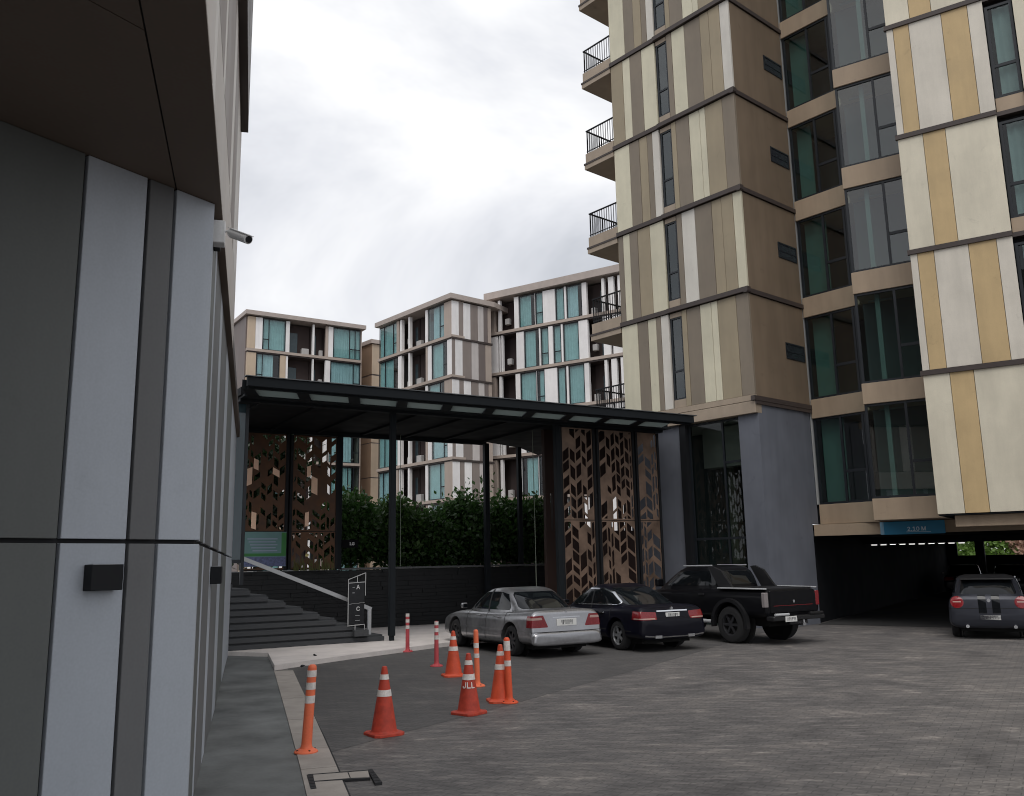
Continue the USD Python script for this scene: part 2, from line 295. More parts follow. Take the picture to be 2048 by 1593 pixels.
# dark walkway along the left building
kin = [L2.P(u, d, 0) for u, d in ((-8, 0.60), (0, 0.62), (4, 0.66), (8, 0.80), (12.2, 1.08))]
kin = [np.array(p) for p in ([L2.P(-9, 0.40, 0)] + [G(*p) for p in ((612, 1593), (600, 1540), (572, 1432), (548, 1345), (537, 1309))])]
walk_poly = [L2.P(-9, -0.6, 0)[:2], L2.P(15.6, -0.2, 0)[:2]] + [p[:2] for p in kin[::-1]]
struct('walkway', slab(walk_poly, -0.1, 0.012), walk_mat)
# kerb stones along it (a strip 0.35 m wide), one by one
k_in = np.array([p[:2] for p in kin[1:5]]); k_in = np.vstack([k_in[0] + (k_in[0] - k_in[1]) / np.linalg.norm(k_in[0] - k_in[1]) * 3, k_in])
seg = np.r_[0, np.cumsum(np.linalg.norm(np.diff(k_in, axis=0), axis=1))]
kerb = Th('kerb', 'pale concrete kerb strip between dark walkway and parking bay, under the nearest post', 'kerb', (k_in[1][0], k_in[1][1], 0))
def along(s): return np.array([np.interp(s, seg, k_in[:, i]) for i in (0, 1)])
s = 0.0
while s < seg[-1] - 0.3:
    e = min(s + 1.0, seg[-1]); a, b = along(s + 0.006), along(e - 0.006); t = (b - a) / np.linalg.norm(b - a); n = np.array([t[1], -t[0]])
    hgt = 0.022 + R.uniform(-.002, .002)
    poly = [a + n * 0.004, a + n * 0.36, b + n * 0.36, b + n * 0.004]
    kerb.part('kerb_stone', slab(poly, -0.05, hgt), kerb_mat)
    s = e
# dark joint on the kerb's road side
jl = [along(q) for q in np.linspace(0, seg[-1] * 0.62, 12)]
jp, jq = [], []
for i, p in enumerate(jl):
    t = (jl[min(i + 1, 11)] - jl[max(i - 1, 0)]); t /= np.linalg.norm(t); n = np.array([t[1], -t[0]]); jp.append(p + n * .362); jq.append(p + n * (.382 if i < 9 else .372))
struct('drain_joint', sheet(np.array(jp + jq[::-1]), 0.009), joint_mat)
# pale pavement in front of stairs, raised
pv = [G(536, 1306, .1)[:2], G(549, 1331, .1)[:2], G(700, 1310, .1)[:2], G(880, 1287, .1)[:2], G(1000, 1275, .1)[:2], KF.P(9.0, 0.2, 0)[:2], KF.P(9.0, -4.7, 0)[:2], KF.P(-4.3, -4.7, 0)[:2], KF.P(-4.3, -.3, 0)[:2]]
struct('pavement', slab(pv, -0.05, 0.10), pave_mat)
# small stones lying at the kerb
for p, sc in (((632, 1312), 0.05), ((553, 1334), 0.045), ((606, 1335), 0.045)):
    c = G(*p, .1 if p[0] == 632 else 0.02); pts = NR.normal(size=(14, 3)); pts /= np.linalg.norm(pts, axis=1)[:, None]; pts = pts * [1.3, .9, .7] * sc + c + [0, 0, sc * .5]
    single('stone', hull(pts), joint_mat, {632: 'small dark stone lying on the pale pavement before the stairs', 553: 'dark stone lying at the corner of pavement and kerb strip', 606: 'dark stone lying on the bay paving beside the pavement edge'}[p[0]], 'stone')

# ------------------------------------------------------------------ left building (grey panels below, off-white block above)
lb = Th('grey_panel_building', 'near building at left with tall grey panels below and off-white overhanging floor above', 'building', (-2.55, 7.23, 0))
g = 0.014
def lpanels(fr, cols, d, name='wall_panel'):
    for u0, u1, mt, lab in cols:
        for z0, z1 in ((0.02, 2.232), (2.265, 5.165)):
            lb.part(name, fr.cbox(u0 + g, u1 - g, d - .05, d, z0, z1, .004), mt)
L1b = L1.off(0, 0); L2b = L2.off(0, -0.04)
lpanels(L1b, [(-4.2, -2.6, panel_light, ''), (-2.6, -1.2, panel_dark, ''), (-1.2, -0.668, panel_light, ''), (-0.668, -0.42, panel_mid, ''), (-0.42, -0.012, panel_light, '')], 0)
w = [0.012, .30, .42, 1.0, 1.25, 2.6, 3.2, 5.2, 6.4, 9.4, 14.7]
mm = [panel_mid, panel_light, panel_dark, panel_light, panel_mid, panel_light]
lpanels(L2b, [(w[i], w[i + 1], mm[i % 6], '') for i in range(len(w) - 1)], 0)
core = [L1.P(-4.3, -.055, 0), L1.P(-.04, -.055, 0), L2b.P(14.68, -.055, 0), L2b.P(14.68, -6, 0), L1.P(-4.3, -9, 0)]
lb.part('core_wall', slab([p[:2] for p in core], 0, 5.16), joint_mat)
# soffit boards of the overhang
zs = 5.17; outer = [L2.P(-8.0, .03, 0), L2.P(15.0, .035, 0)]
sA = L2.P(-8, 0.035, 0)[:2]; 
def sboard(p, nm='soffit_board'): lb.part(nm, slab(p, zs, zs + .02), soffit_mat)
e0, e1 = 0.0, -0.32          # the edge board along the block's right side
j = 0.006
sboard([L2.P(-12, .033, 0)[:2], L2.P(14.9, .033, 0)[:2], L2.P(14.9, e1 + j, 0)[:2], L2.P(-12, e1 + j, 0)[:2]])
bd = [L1.P(0, q, 0) for q in (-1, 1.30, 3.6, 6.0)]
def cut(q): # point where the line parallel to L1 at offset q meets the edge board
    o = L1.P(0, q, 0); A = np.array([L1.t[:2], -L2.t[:2]]).T; s_ = np.linalg.solve(A, (L2.P(0, e1 - j, 0) - o)[:2]); return (o + s_[0] * L1.t)[:2]
qs = [-0.05, 1.75, 3.6, 5.6, 8]
for a, b in zip(qs[:-1], qs[1:]):
    pa, pb = cut(a + j), cut(b - j)
    for k in range(3):
        fa = np.array(pa) - L1.t[:2] * (3.2 * k + (j if k else 0)); fb = np.array(pb) - L1.t[:2] * (3.2 * k + (j if k else 0))
        sboard([fa, fb, fb - L1.t[:2] * (3.2 - j), fa - L1.t[:2] * (3.2 - j)])
up_core = [L2.P(-12, -.032, 0), L2.P(5.47, -.032, 0), L2.P(5.47, -9, 0), L2.P(-12, -9, 0)]
lb.part('upper_core', slab([p[:2] for p in up_core], zs + .022, 15.9), joint_mat)
UE = 5.5
for u0, u1, mt in [(-12, -9, upper_beige), (-9, -5.5, upper_beige), (-5.5, -2.0, upper_beige), (-2.0, -1.66, upper_white), (-1.66, .6, upper_beige), (.6, 3.0, upper_beige), (3.0, UE, upper_beige)]:
    lb.part('cladding_panel', L2.cbox(u0 + .006, u1 - .006, -.03, .035, zs + .022, 6.03, .004), mt)
for u0, u1, mt in [(-12, -9, upper_taupe), (-9, -6.2, upper_beige), (-6.2, -4.6, upper_taupe), (-4.6, -2.17, upper_beige), (-2.17, -1.66, upper_white), (-1.66, -.58, upper_taupe), (-.58, -.30, upper_white), (-.30, 1.6, upper_taupe), (1.6, 2.25, upper_white), (2.25, 3.6, upper_taupe), (3.6, UE, upper_white)]:
    lb.part('cladding_panel', L2.cbox(u0 + .006, u1 - .006, -.03, .035, 6.05, 8.32, .004), mt)
    lb.part('cladding_panel', L2.cbox(u0 + .006, u1 - .006, -.03, .035, 8.36, 15.9, .004), mt)
lb.part('projecting_bay', L2.box(-12.0, 5.0, .036, .14, 8.38, 15.9), band_mat)
lb.part('parapet_edge', L2.box(UE + .01, 14.9, -.6, .035, zs + .022, 5.42), band_mat)
# wall lamps
def lamp(fr, u0, u1, d, z0, z1, label):
    t = Th('wall_lamp', label, 'wall lamp', fr.P((u0 + u1) / 2, 0, z0), group='box lamps on the grey building')
    t.part('housing', fr.cbox(u0, u1, .002, d, z0, z1, .004), black_metal)
    t.part('diffuser', fr.box(u0 + .02, u1 - .02, .02, d - .02, z1, z1 + .003), rail_mat)
lamp(L1, -1.0, -.75, .10, 1.895, 2.08, 'black box wall lamp on the wide light grey panel at far left')
lamp(L2b, 2.75, 3.15, .12, 1.86, 2.05, 'black box wall lamp on the narrow panels beside the stairs')
# security camera
sc = Th('security_camera', 'white bullet security camera under the overhang at the corner of the left building', 'security camera', L2b.P(.3, 0, 4.9))
sc.part('mount_box', L2b.cbox(.18, .32, .0, .105, 4.89, 5.10, .006), white_paint)
sc.part('junction_plate', L2b.cbox(.34, .52, .0, .06, 4.92, 5.14, .006), black_metal)
a0 = L2b.P(.25, .10, 5.0); a1 = L2b.P(.22, .24, 5.0)
sc.part('arm', cat(tube(L2b.P(.25, .10, 5.02), L2b.P(.23, .17, 5.035), .012), tube(L2b.P(.23, .17, 5.035), L2b.P(.2, .23, 4.995), .012)), white_paint, smooth=40)
b0, b1 = L2b.P(.22, .16, 5.0), L2b.P(.02, .31, 4.88)
sc.part('camera_housing', cat(tube(b0, b1, .043, 20)), white_paint, smooth=40)
dv = (b1 - b0) / np.linalg.norm(b1 - b0)
sc.part('sun_shield', bar(b0 + [0, 0, .041] - dv * .01, b1 + [0, 0, .041] + dv * .03, .075, .006), white_paint)
sc.part('lens', tube(b1 + dv * .001, b1 + dv * .012, .03, 20), black_metal, smooth=40)

# ------------------------------------------------------------------ striped tower
TC = (7.24, 25.64)
A = Fr(TC, -40.5, -1)               # striped front, u to the left
AP = Fr(TC, 49.3, 1)                # plain side wall, u away
tw = Th('striped_tower', 'tall tower with cream, tan and taupe vertical panels and plain brown side wall', 'building', (TC[0], TC[1], 0))
TF = [6.64, 9.98, 13.28, 16.58, 19.88, 23.18, 26.5]
P_ = [(5.18, 4.46, cream), (4.46, 4.0, taupe), (4.0, 3.64, tan), (3.64, 3.40, taupe), (3.40, 3.10, pale), ('w', 3.06, 2.58), (2.56, 2.36, tan), (2.36, 1.81, taupe), (1.81, 1.38, cream), (1.38, 1.15, cream), (1.15, .47, tan), (.47, .0, taupe)]
P1_ = [(5.18, 4.46, cream), (4.46, 4.0, taupe), (4.0, 3.64, cream), (3.64, 3.43, taupe), (3.43, 3.10, pale), ('w', 3.06, 2.58), (2.56, 2.36, tan), (2.36, 1.81, taupe), (1.81, 1.38, cream), (1.38, 1.14, cream), (1.14, .45, tan), (.45, .0, taupe)]
Q_ = [(5.18, 4.95, taupe), (4.95, 4.64, cream), (4.64, 4.27, taupe), (4.27, 3.72, tan), (3.72, 3.11, cream), ('w', 3.06, 2.59), (2.56, 2.34, taupe), (2.34, 1.80, pale), (1.80, 1.13, taupe), (1.13, .75, tan), (.75, .32, tan), (.32, .0, cream)]
Q2_ = [(5.18, 4.61, tan), (4.61, 4.26, cream), (4.26, 3.71, taupe), (3.71, 3.11, cream), ('w', 3.06, 2.59), (2.56, 2.34, taupe), (2.34, 1.79, cream), (1.79, 1.13, taupe), (1.13, .77, tan), (.77, .34, tan), (.34, .0, pale)]
def window(th, fr, u0, u1, z0, z1, d, glassm, splits=(), trans=(), curtain=None, cfrac=None, fw=.05, dep=.07, name='window'):
    u0, u1 = min(u0, u1), max(u0, u1)
    bars = [fr.box(u0, u0 + fw, d - dep, d, z0, z1), fr.box(u1 - fw, u1, d - dep, d, z0, z1), fr.box(u0 + fw, u1 - fw, d - dep, d, z1 - fw, z1), fr.box(u0 + fw, u1 - fw, d - dep, d, z0, z0 + fw)]
    sp = sorted(splits)
    for q in sp: bars.append(fr.box(q - fw / 2, q + fw / 2, d - dep, d - .004, z0 + fw, z1 - fw))
    ed = [u0] + list(sp) + [u1]
    for k, zt in trans: bars.append(fr.box(ed[k] + fw * .6, ed[k + 1] - fw * .6, d - dep + .004, d - .008, zt - fw * .6, zt + fw * .6))
    p = th.part(name, cat(*bars), frame_mat)
    for k in range(len(ed) - 1):
        zz = [z0 + .01] + [q for kk, q in trans if kk == k] + [z1 - .01]
        for za, zb in zip(zz[:-1], zz[1:]):
            th.part('pane', fr.box(ed[k] + .01, ed[k + 1] - .01, d - dep * .6, d - dep * .6 + .008, za, zb), glassm, parent=p)
    if curtain is not None:
        for a, b in (cfrac or [(0, 1)]):
            n = max(8, int((b - a) * (u1 - u0) / .035)); us_ = np.linspace(u0 + (u1 - u0) * a, u0 + (u1 - u0) * b, n); dd = d - dep - .10 + .022 * np.sin(us_ * 26 + 1.2 * np.sin(us_ * 7)) + .0
            v = np.array([[u, q, z] for u, q in zip(us_, dd) for z in (z0 + .03, z1 - .03)]); i = np.arange(n - 1) * 2
            th.part('curtain', fr.map((v, np.c_[i, i + 2, i + 3, i + 1])), curtain, parent=p, smooth=True)
    return p
for k in range(len(TF) - 1):
    z0, z1 = TF[k] + .16, TF[k + 1] - .02
    pat = (P1_ if k == 0 else P_) if k % 2 == 0 else (Q_ if k == 1 else Q2_)
    for e in pat:
        if e[0] == 'w':
            za, zb = TF[k] + .42, TF[k + 1] - .18
            window(tw, A, e[1], e[2], za, zb, -.04, green_glass, trans=[(0, za + .95)], curtain=curtain_b if k in (2, 3) else None, cfrac=[(.1, .5)] if k == 2 else [(.2, .9)])
            tw.part('sill_panel', A.cbox(e[2], e[1], -.12, -.02, TF[k] + .16, za, .006), lip_mat)
            tw.part('head_panel', A.cbox(e[2], e[1], -.12, -.02, zb, z1, .006), lip_mat)
        else:
            tw.part('facade_panel', A.cbox(e[1] + .007 if e[1] > 0 else .002, e[0] - .007, -.08, R.choice((0, 0, .008)), z0, z1, .004), e[2])
    if k:
        tw.part('floor_band', A.box(5.2, 3.10, -.08, .06, TF[k] + .0, TF[k] + .15), band_mat)
        tw.part('floor_band', A.box(3.098, -.06, -.08, .10, TF[k] + .002, TF[k] + .148), band_mat)
    else:
        tw.part('floor_band', A.box(5.2, -.005, -.08, .02, TF[k] - .02, TF[k] + .15), lip_mat)
    tw.part('side_panel', AP.cbox(.082, 3.02, -.10, .0, TF[k] + .12, z1 - .03, .008), brown_wall)
    tw.part('side_band', AP.box(-.098, 3.06, -.09, .045, TF[k] - .03, TF[k] + .11), band_mat)
    vz = TF[k] + 1.50
    vp = tw.part('side_vent', cat(AP.box(1.86, 2.93, .0, .02, vz, vz + .05), AP.box(1.86, 2.93, .0, .02, vz + .47, vz + .52), AP.box(1.86, 1.91, .0, .02, vz + .05, vz + .47), AP.box(2.88, 2.93, .0, .02, vz + .05, vz + .47)), frame_mat)
    tw.part('vent_glass', AP.box(1.91, 2.88, .001, .006, vz + .05, vz + .47), M('vent_dark', (.015, .018, .022), .2), parent=vp)
    tw.part('vent_bar', AP.box(1.91, 2.88, .006, .016, vz + .22, vz + .26), frame_mat, parent=vp)
    # balcony at the left end
    zb = TF[k]
    bp = tw.part('balcony', cat(A.box(5.2, 6.62, -1.9, .0, zb + .04, zb + .42), A.box(5.2, 6.66, -1.95, .03, zb - .20, zb - .03)), lip_mat)
    tw.part('balcony_edge', A.box(5.2, 6.68, -1.97, .05, zb - .03, zb + .04), band_mat, parent=bp)
    rb = []
    zr0, zr1 = zb + .42, zb + 1.32
    for q in np.arange(5.26, 6.6, .115): rb.append(A.box(q - .009, q + .009, -.05, -.032, zr0, zr1))
    for q in np.arange(.05, 1.9, .115): rb.append(A.box(6.56, 6.578, -q - .009, -q + .009, zr0, zr1))
    rb += [A.box(5.2, 6.60, -.065, -.02, zr1, zr1 + .045), A.box(6.545, 6.595, -1.9, -.065, zr1 + .001, zr1 + .046), A.box(5.2, 6.59, -.055, -.03, zr0 + .08, zr0 + .11)]
    tw.part('railing', cat(*rb), black_metal, parent=bp)
tw.part('core_wall', A.box(.05, 5.19, -9, -.085, 6.5, 26.4), joint_mat)
tw.part('base_core', A.box(.83, 5.19, -2.9, -2.61, 0, 6.49), joint_mat)
tw.part('left_wall', A.box(5.19, 5.26, -9, -.085, 6.5, 26.4), tan)
# base of the tower
tw.part('base_lip', A.cbox(-.0, 5.2, -.3, .03, 6.24, 6.60, .01), lip_mat)
tw.part('side_base_lip', AP.box(-.02, 3.06, -.25, .035, 6.50, 6.605), band_mat)
tw.part('corner_pier', cat(A.box(.0, .72, -.9, -.10, 0, 6.24)), pier_mat)
tw.part('side_base_wall', AP.box(.102, 2.62, -.7, -.015, 0, 6.5), pier_mat)
tw.part('side_base_return', AP.box(2.62, 3.0, -.7, -.04, 3.0, 6.5), pier_mat)
tw.part('lobby_wall', A.box(2.97, 5.2, -.5, -.10, 0, 6.24), pier_mat)
tw.part('dark_post', A.box(2.72, 2.97, -.4, -.06, 0, 6.24), black_metal)
lobby = Fr(TC, -40.5, -1)
window(tw, A, .72, 2.72, .08, 6.22, -.22, clear_glass, splits=(1.42,), trans=[(0, 2.6), (1, 2.6), (0, 4.9)], fw=.06, name='lobby_window')
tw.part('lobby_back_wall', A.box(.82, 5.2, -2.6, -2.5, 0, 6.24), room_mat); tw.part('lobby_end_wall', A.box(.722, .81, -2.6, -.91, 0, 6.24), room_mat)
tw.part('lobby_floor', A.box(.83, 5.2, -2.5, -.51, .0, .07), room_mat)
tw.part('lobby_ceiling', A.box(.83, 5.2, -2.6, -.31, 6.245, 6.3), pale)
tw.part('lobby_bulkhead', A.box(.83, 3.0, -1.7, -1.3, 4.9, 6.2), pale)
tw.part('lobby_column', A.box(2.2, 2.6, -2.1, -1.8, .07, 6.2), M('green_grey_column', (.16, .17, .13), .6))
for q in (.86, 1.45): tw.part('lobby_door', A.cbox(q, q + .5, -2.49, -2.44, .1, 4.0, .01), curtain_b)

# ------------------------------------------------------------------ glazed bays and the striped wing
wg = Th('striped_wing', 'building wing with cream and ochre panels and stepped glazed bays above the garage entrance', 'building', (10.9, 22.75, 0))
LBf = Fr((9.55, 27.63), -40.5, -1)  # left bay, u negative to the right
RBf = Fr((10.21, 25.1), -56.6, -1)  # right bay
WF = Fr((10.9, 22.75), -56.6, -1)   # striped wing
SP = [(2.98, 3.59), (6.32, 6.93), (9.65, 10.31), (12.98, 13.66), (16.33, 16.94), (19.67, 20.28), (23.0, 23.6), (26.3, 26.9)]
pale_col = M('pale_green_column', (.20, .23, .22), .7)
for k in range(len(SP) - 1):
    za, zb = SP[k][1], SP[k + 1][0]
    wg.part('spandrel', LBf.cbox(.0, -1.95, -1.9, .0, *SP[k], .01), spandrel_mat)
    wg.part('spandrel', RBf.cbox(.0, -2.2, -1.3, .02, *SP[k], .01), spandrel_mat)
    window(wg, LBf, -.02, -1.78, za, zb, -.05, green_glass, splits=(-.93, -1.66), trans=[(1, za + .98)], fw=.07, name='bay_window')
    rev = k in (0, 2, 4)
    window(wg, RBf, -.02, -1.9, za, zb, -.03, green_glass, splits=(-1.12,), trans=[(0, za + 1.0)], fw=.07, name='bay_window')
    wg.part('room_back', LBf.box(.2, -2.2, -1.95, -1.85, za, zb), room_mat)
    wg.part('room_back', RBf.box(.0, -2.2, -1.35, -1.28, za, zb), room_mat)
    cx = R.uniform(.45, .95); wg.part('room_ceiling_light', RBf.box(-.25, -.95, -.9, -.82, zb - .09, zb - .05), pale_col); wg.part('room_column', RBf.box(-cx, -cx - .13, -.42, -.30, za, zb), pale_col)
    wg.part('room_curtain', LBf.box(-.1, -R.choice((.62, .74, .82, .86)), -.40, -.37, za + .02, zb - .02), M('green_curtain', (.13, .195, .175), .9, scale=2, var=.12))
wg.part('bay_side_wall', LBf.box(.06, .28, -1.95, -.13, 3.0, 26.3), joint_mat)
wg.part('edge_trim', LBf.box(.05, .02, -.12, .01, 3.6, 26.3), M('pale_trim', (.42, .43, .43), .5))
WT = [3.02, 6.66, 10.02, 13.38, 16.74, 20.1, 23.46, 26.8]
for k in range(len(WT) - 1):
    z0, z1 = WT[k] + (.0 if k == 0 else .14), WT[k + 1]
    if k % 2 == 0: pat = [(0, .64, wing_cream), (.64, 1.20, ochre), (1.20, 2.44, wing_cream)]
    else: pat = [(0, .18, wing_pale), (.18, .59, ochre), (.59, 1.42, wing_pale), (1.42, 2.07, ochre), (2.07, 2.44, wing_pale)]
    if k == 0: pat = [(0, .64, wing_cream), (.64, 1.20, ochre), (1.20, 3.1, wing_cream)]
    for u0, u1, mt in pat: wg.part('facade_panel', WF.cbox(-u0 - .006, -u1 + .006, -.06, 0, z0, z1, .004), mt)
    for u0, u1, mt in [(3.12, 3.7, wing_cream), (3.7, 4.3, ochre), (4.3, 6.4, wing_cream), (6.4, 7.0, ochre), (7.0, 9.5, wing_cream), (9.5, 10.1, ochre), (10.1, 14, wing_cream)]: wg.part('facade_panel', WF.cbox(-u0 - .006, -u1 + .006, -.06, 0, z0, z1, .004), mt)
    if k:
        wg.part('floor_band', WF.box(.05, -2.44, -.06, .05, WT[k] - .0, WT[k] + .13), band_mat)
        wg.part('floor_band', WF.box(-2.44, -3.12, -.3, -.06, WT[k] - .02, WT[k] + .10), band_mat)
        wg.part('floor_band', WF.box(-3.12, -14, -.06, .05, WT[k] - .0, WT[k] + .13), band_mat)
        window(wg, WF, -2.46, -3.10, WT[k] + .5, z1 - .18, -.10, clear_glass, trans=[(0, WT[k] + 1.42)], curtain=curtain_b, cfrac=[(.0, .75)], fw=.07)
        wg.part('sill_panel', WF.cbox(-2.45, -3.11, -.2, -.10, WT[k] + .11, WT[k] + .5, .006), spandrel_mat)
wg.part('core_wall', WF.box(-.03, -14, -9, -.30, 3.06, 26.6), joint_mat)
wg.part('core_wall', WF.box(-.03, -2.42, -.30, -.062, 3.06, 26.6), joint_mat)
wg.part('core_wall', WF.box(-3.13, -14, -.30, -.062, 3.06, 26.6), joint_mat)
wg.part('core_wall', LBf.box(.3, -2.6, -6, -1.96, 3.0, 26.4), joint_mat)
GB = Fr((9.25, 27.36), -56.6, -1)
wg.part('beam', GB.box(.0, -14, -.35, .0, 2.62, 2.97), spandrel_mat)
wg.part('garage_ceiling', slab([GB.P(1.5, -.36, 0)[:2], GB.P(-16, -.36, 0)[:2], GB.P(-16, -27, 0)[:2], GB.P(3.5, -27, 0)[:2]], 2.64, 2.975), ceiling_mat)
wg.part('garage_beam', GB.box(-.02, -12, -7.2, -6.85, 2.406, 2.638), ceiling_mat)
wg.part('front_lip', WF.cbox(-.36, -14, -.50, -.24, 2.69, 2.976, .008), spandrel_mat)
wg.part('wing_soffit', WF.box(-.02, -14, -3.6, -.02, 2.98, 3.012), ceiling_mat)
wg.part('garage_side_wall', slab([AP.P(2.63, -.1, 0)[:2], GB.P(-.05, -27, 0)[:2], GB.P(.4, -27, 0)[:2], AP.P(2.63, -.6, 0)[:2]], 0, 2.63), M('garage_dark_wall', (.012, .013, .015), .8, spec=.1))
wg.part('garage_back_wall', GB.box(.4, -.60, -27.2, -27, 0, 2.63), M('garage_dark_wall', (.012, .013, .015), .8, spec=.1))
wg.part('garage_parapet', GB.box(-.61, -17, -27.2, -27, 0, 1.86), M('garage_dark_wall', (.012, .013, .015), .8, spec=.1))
for u, d in ((-7.2, -9), (-13, -9), (-1.84, -26.0), (-6.5, -26), (-11, -26), (-7.2, -18)):
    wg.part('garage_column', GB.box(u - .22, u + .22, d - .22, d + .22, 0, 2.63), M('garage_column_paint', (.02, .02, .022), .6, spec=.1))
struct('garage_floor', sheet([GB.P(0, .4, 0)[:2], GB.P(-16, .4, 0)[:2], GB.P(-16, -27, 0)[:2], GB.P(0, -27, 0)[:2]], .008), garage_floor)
tubemat = usdkit.material(stage, '/World/Looks/lit_tube', {'e': ('emission', {'color': (1, .98, .94), 'strength': 1.1})}, [], surface='e.emission')
ordw = ['first', 'second', 'third', 'fourth', 'fifth', 'sixth', 'seventh', 'eighth', 'ninth', 'tenth']
for i in range(10):
    u = -.30 - i * .325
    t = Th('tube_lamp', f'lit white tube lamp under the garage ceiling, {ordw[i]} from the left of the row', 'lamp', GB.P(u, -7, 2.33), group='row of tube lamps in the garage')
    t.part('tube', tube(GB.P(u - .10, -7, 2.37), GB.P(u + .10, -7, 2.37), .014, 8), tubemat)
    t.part('fitting', GB.box(u - .13, u + .13, -7.02, -6.98, 2.386, 2.405), white_paint)
# blue sign on the beam
bs = Th('blue_sign', 'blue height sign with white characters on the beam above the garage entrance', 'sign', GB.P(-3.0, .05, 2.62))
SF = GB.off(0, .35)
bs.part('board', SF.cbox(-2.02, -3.72, .0, .04, 2.585, 2.955, .005), M('blue_sign_board', (.02, .19, .34), .4))
bs.part('edge_stripe', SF.box(-2.0, -2.10, .04, .043, 2.59, 2.95), M('sign_pale_blue', (.20, .36, .48), .4))
def text_on(th, fr, text, h, u, d, z, mat, bold=False, mirror_u=-1):
    q = meshkit.text_mesh(text, h, .004, bold); v = np.array(q.vertices); v2 = np.c_[u + mirror_u * v[:, 0], d + v[:, 2], z + v[:, 1]]
    th.part('lettering', fr.map((v2, np.array(q.faces))), mat)
text_on(bs, SF, '2.10 M', .11, -2.72, .041, 2.68, M('sign_white', (.55, .66, .72), .5), True)
bs.part('underline', SF.box(-2.70, -3.35, .041, .044, 2.645, 2.655), M('sign_white', (.55, .66, .72), .5))
for q in (-2.4, -3.4): bs.part('bracket', SF.box(q, q - .05, -.36, 0, 2.8, 2.86), black_metal)

# ------------------------------------------------------------------ far apartment buildings
def far_part(th, fr, pat, z0, z1, slabmat, ci=0):
    zb, zt = z0 + .32, z1 - .06
    th.part('floor_slab', fr.box(min(e[1] for e in pat) - .05, max(e[2] for e in pat) + .05, -1.3, .10, z0 + .06, z0 + .30), slabmat)
    th.part('shadow_joint', fr.box(min(e[1] for e in pat), max(e[2] for e in pat), -1.3, .02, z0 - .06, z0 + .06), band_mat)
    for e in pat:
        ty, u0, u1 = e[:3]
        if ty == 'win':
            sp = e[3] if len(e) > 3 else ()
            cur = R.choice((curtain_a, curtain_a, curtain_a, curtain_b)); cf = R.choice(([(0, 1)], [(0, 1)], [(0, 1)], [(0, 1)], [(0, .75)], [(.3, 1)]))
            tr = []
            ws = np.diff([u0] + sorted(sp) + [u1])
            for i, ww in enumerate(ws):
                if ww < .75: tr.append((i, zb + 1.0))
            window(th, fr, u0, u1, zb, zt, -.06, teal_glass, splits=sp, trans=tr, curtain=cur, cfrac=cf, fw=.07)
        elif ty == 'balc':
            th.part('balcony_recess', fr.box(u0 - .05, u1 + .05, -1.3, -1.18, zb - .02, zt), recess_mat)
            w_ = u1 - u0
            if w_ > .9:
                th.part('balcony_door', fr.cbox(u0 + w_ * .12, u0 + w_ * .5, -1.18, -1.12, zb, zb + 2.2, .02), M('far_dark_door', (.05, .075, .085), .2))
                th.part('air_conditioner', fr.cbox(u0 + w_ * .62, u0 + w_ * .62 + min(.7, w_ * .33), -.9, -.55, zb + R.choice((.05, 1.2, .1)), zb + R.choice((.7, .75)) if False else zb + .68, .03) if True else None, ac_mat)
        elif ty == 'slot':
            th.part('dark_slot', fr.box(u0, u1, -.5, -.4, zb, zt), recess_mat)
        else:
            th.part('wall_panel', fr.cbox(u0 + .012, u1 - .012, -.3, R.choice((0.0, .0, .02)), zb, zt, .01), ty)
W_, T_ = far_white, far_tan
MP = [('win', 8.27, 11.2, (8.9, 10.4)), (T_, 7.85, 8.24), (W_, 7.4, 7.72), ('balc', 6.42, 7.38), (W_, 6.15, 6.4), ('balc', 3.85, 6.13), (W_, 3.44, 3.82), ('win', 1.12, 3.42, (1.75,)), (T_, .02, 1.10)]
MQ = [('win', 8.05, 11.2, (10.2,)), (W_, 7.45, 8.02), ('balc', 6.4, 7.43), (W_, 6.15, 6.38), ('balc', 3.75, 6.13), (T_, 3.46, 3.74), (W_, 2.90, 3.44), ('win', .70, 2.88, (1.25,)), (W_, .02, .68)]
Mo = (-4.82, 69.38); M1f = Fr(Mo, -40.5, -1); M2f = Fr(Mo, 49.7, 1)
mb = Th('apartment_block', 'middle apartment block behind the canopy, its near corner facing us with striped end wall', 'building', (Mo[0], Mo[1], 0), group='far apartment blocks')
MZ = [.0, 3.35, 6.70, 10.0, 13.35, 16.70, 20.05, 23.30]
S1 = [(0, .74, far_white), (.74, 1.19, far_taupe), (1.19, 1.95, far_white), (1.95, 2.72, far_taupe), (2.72, 3.35, far_pale), (3.35, 3.78, far_dark), (3.78, 4.15, far_tan)]
S2 = [(0, .33, far_taupe), (.33, 1.10, far_white), (1.10, 2.02, far_taupe), (2.02, 2.77, far_pale), (2.77, 3.48, far_dark), (3.48, 4.15, far_tan)]
for k in range(1, 7):
    far_part(mb, M1f, MP if k % 2 == 0 else MQ, MZ[k], MZ[k + 1], far_tan)
    for u0, u1, mt in (S1 if k % 2 == 0 else S2):
        mb.part('stripe_panel', M2f.cbox(u0 + .012, u1 - .012, -.1, 0, MZ[k] + .12, MZ[k + 1] - .07, .01), mt)
    mb.part('floor_band', M2f.box(-.05, 4.25, -.1, .06, MZ[k] - .06, MZ[k] + .11), band_mat)
mb.part('core_wall', slab([M2f.P(.02, -.11, 0)[:2], M2f.P(4.12, -.11, 0)[:2], M2f.P(4.12, -9.9, 0)[:2], (M1f.P(11.2, -1.31, 0))[:2], M1f.P(.12, -1.31, 0)[:2]], 0, 23.3), recess_mat)
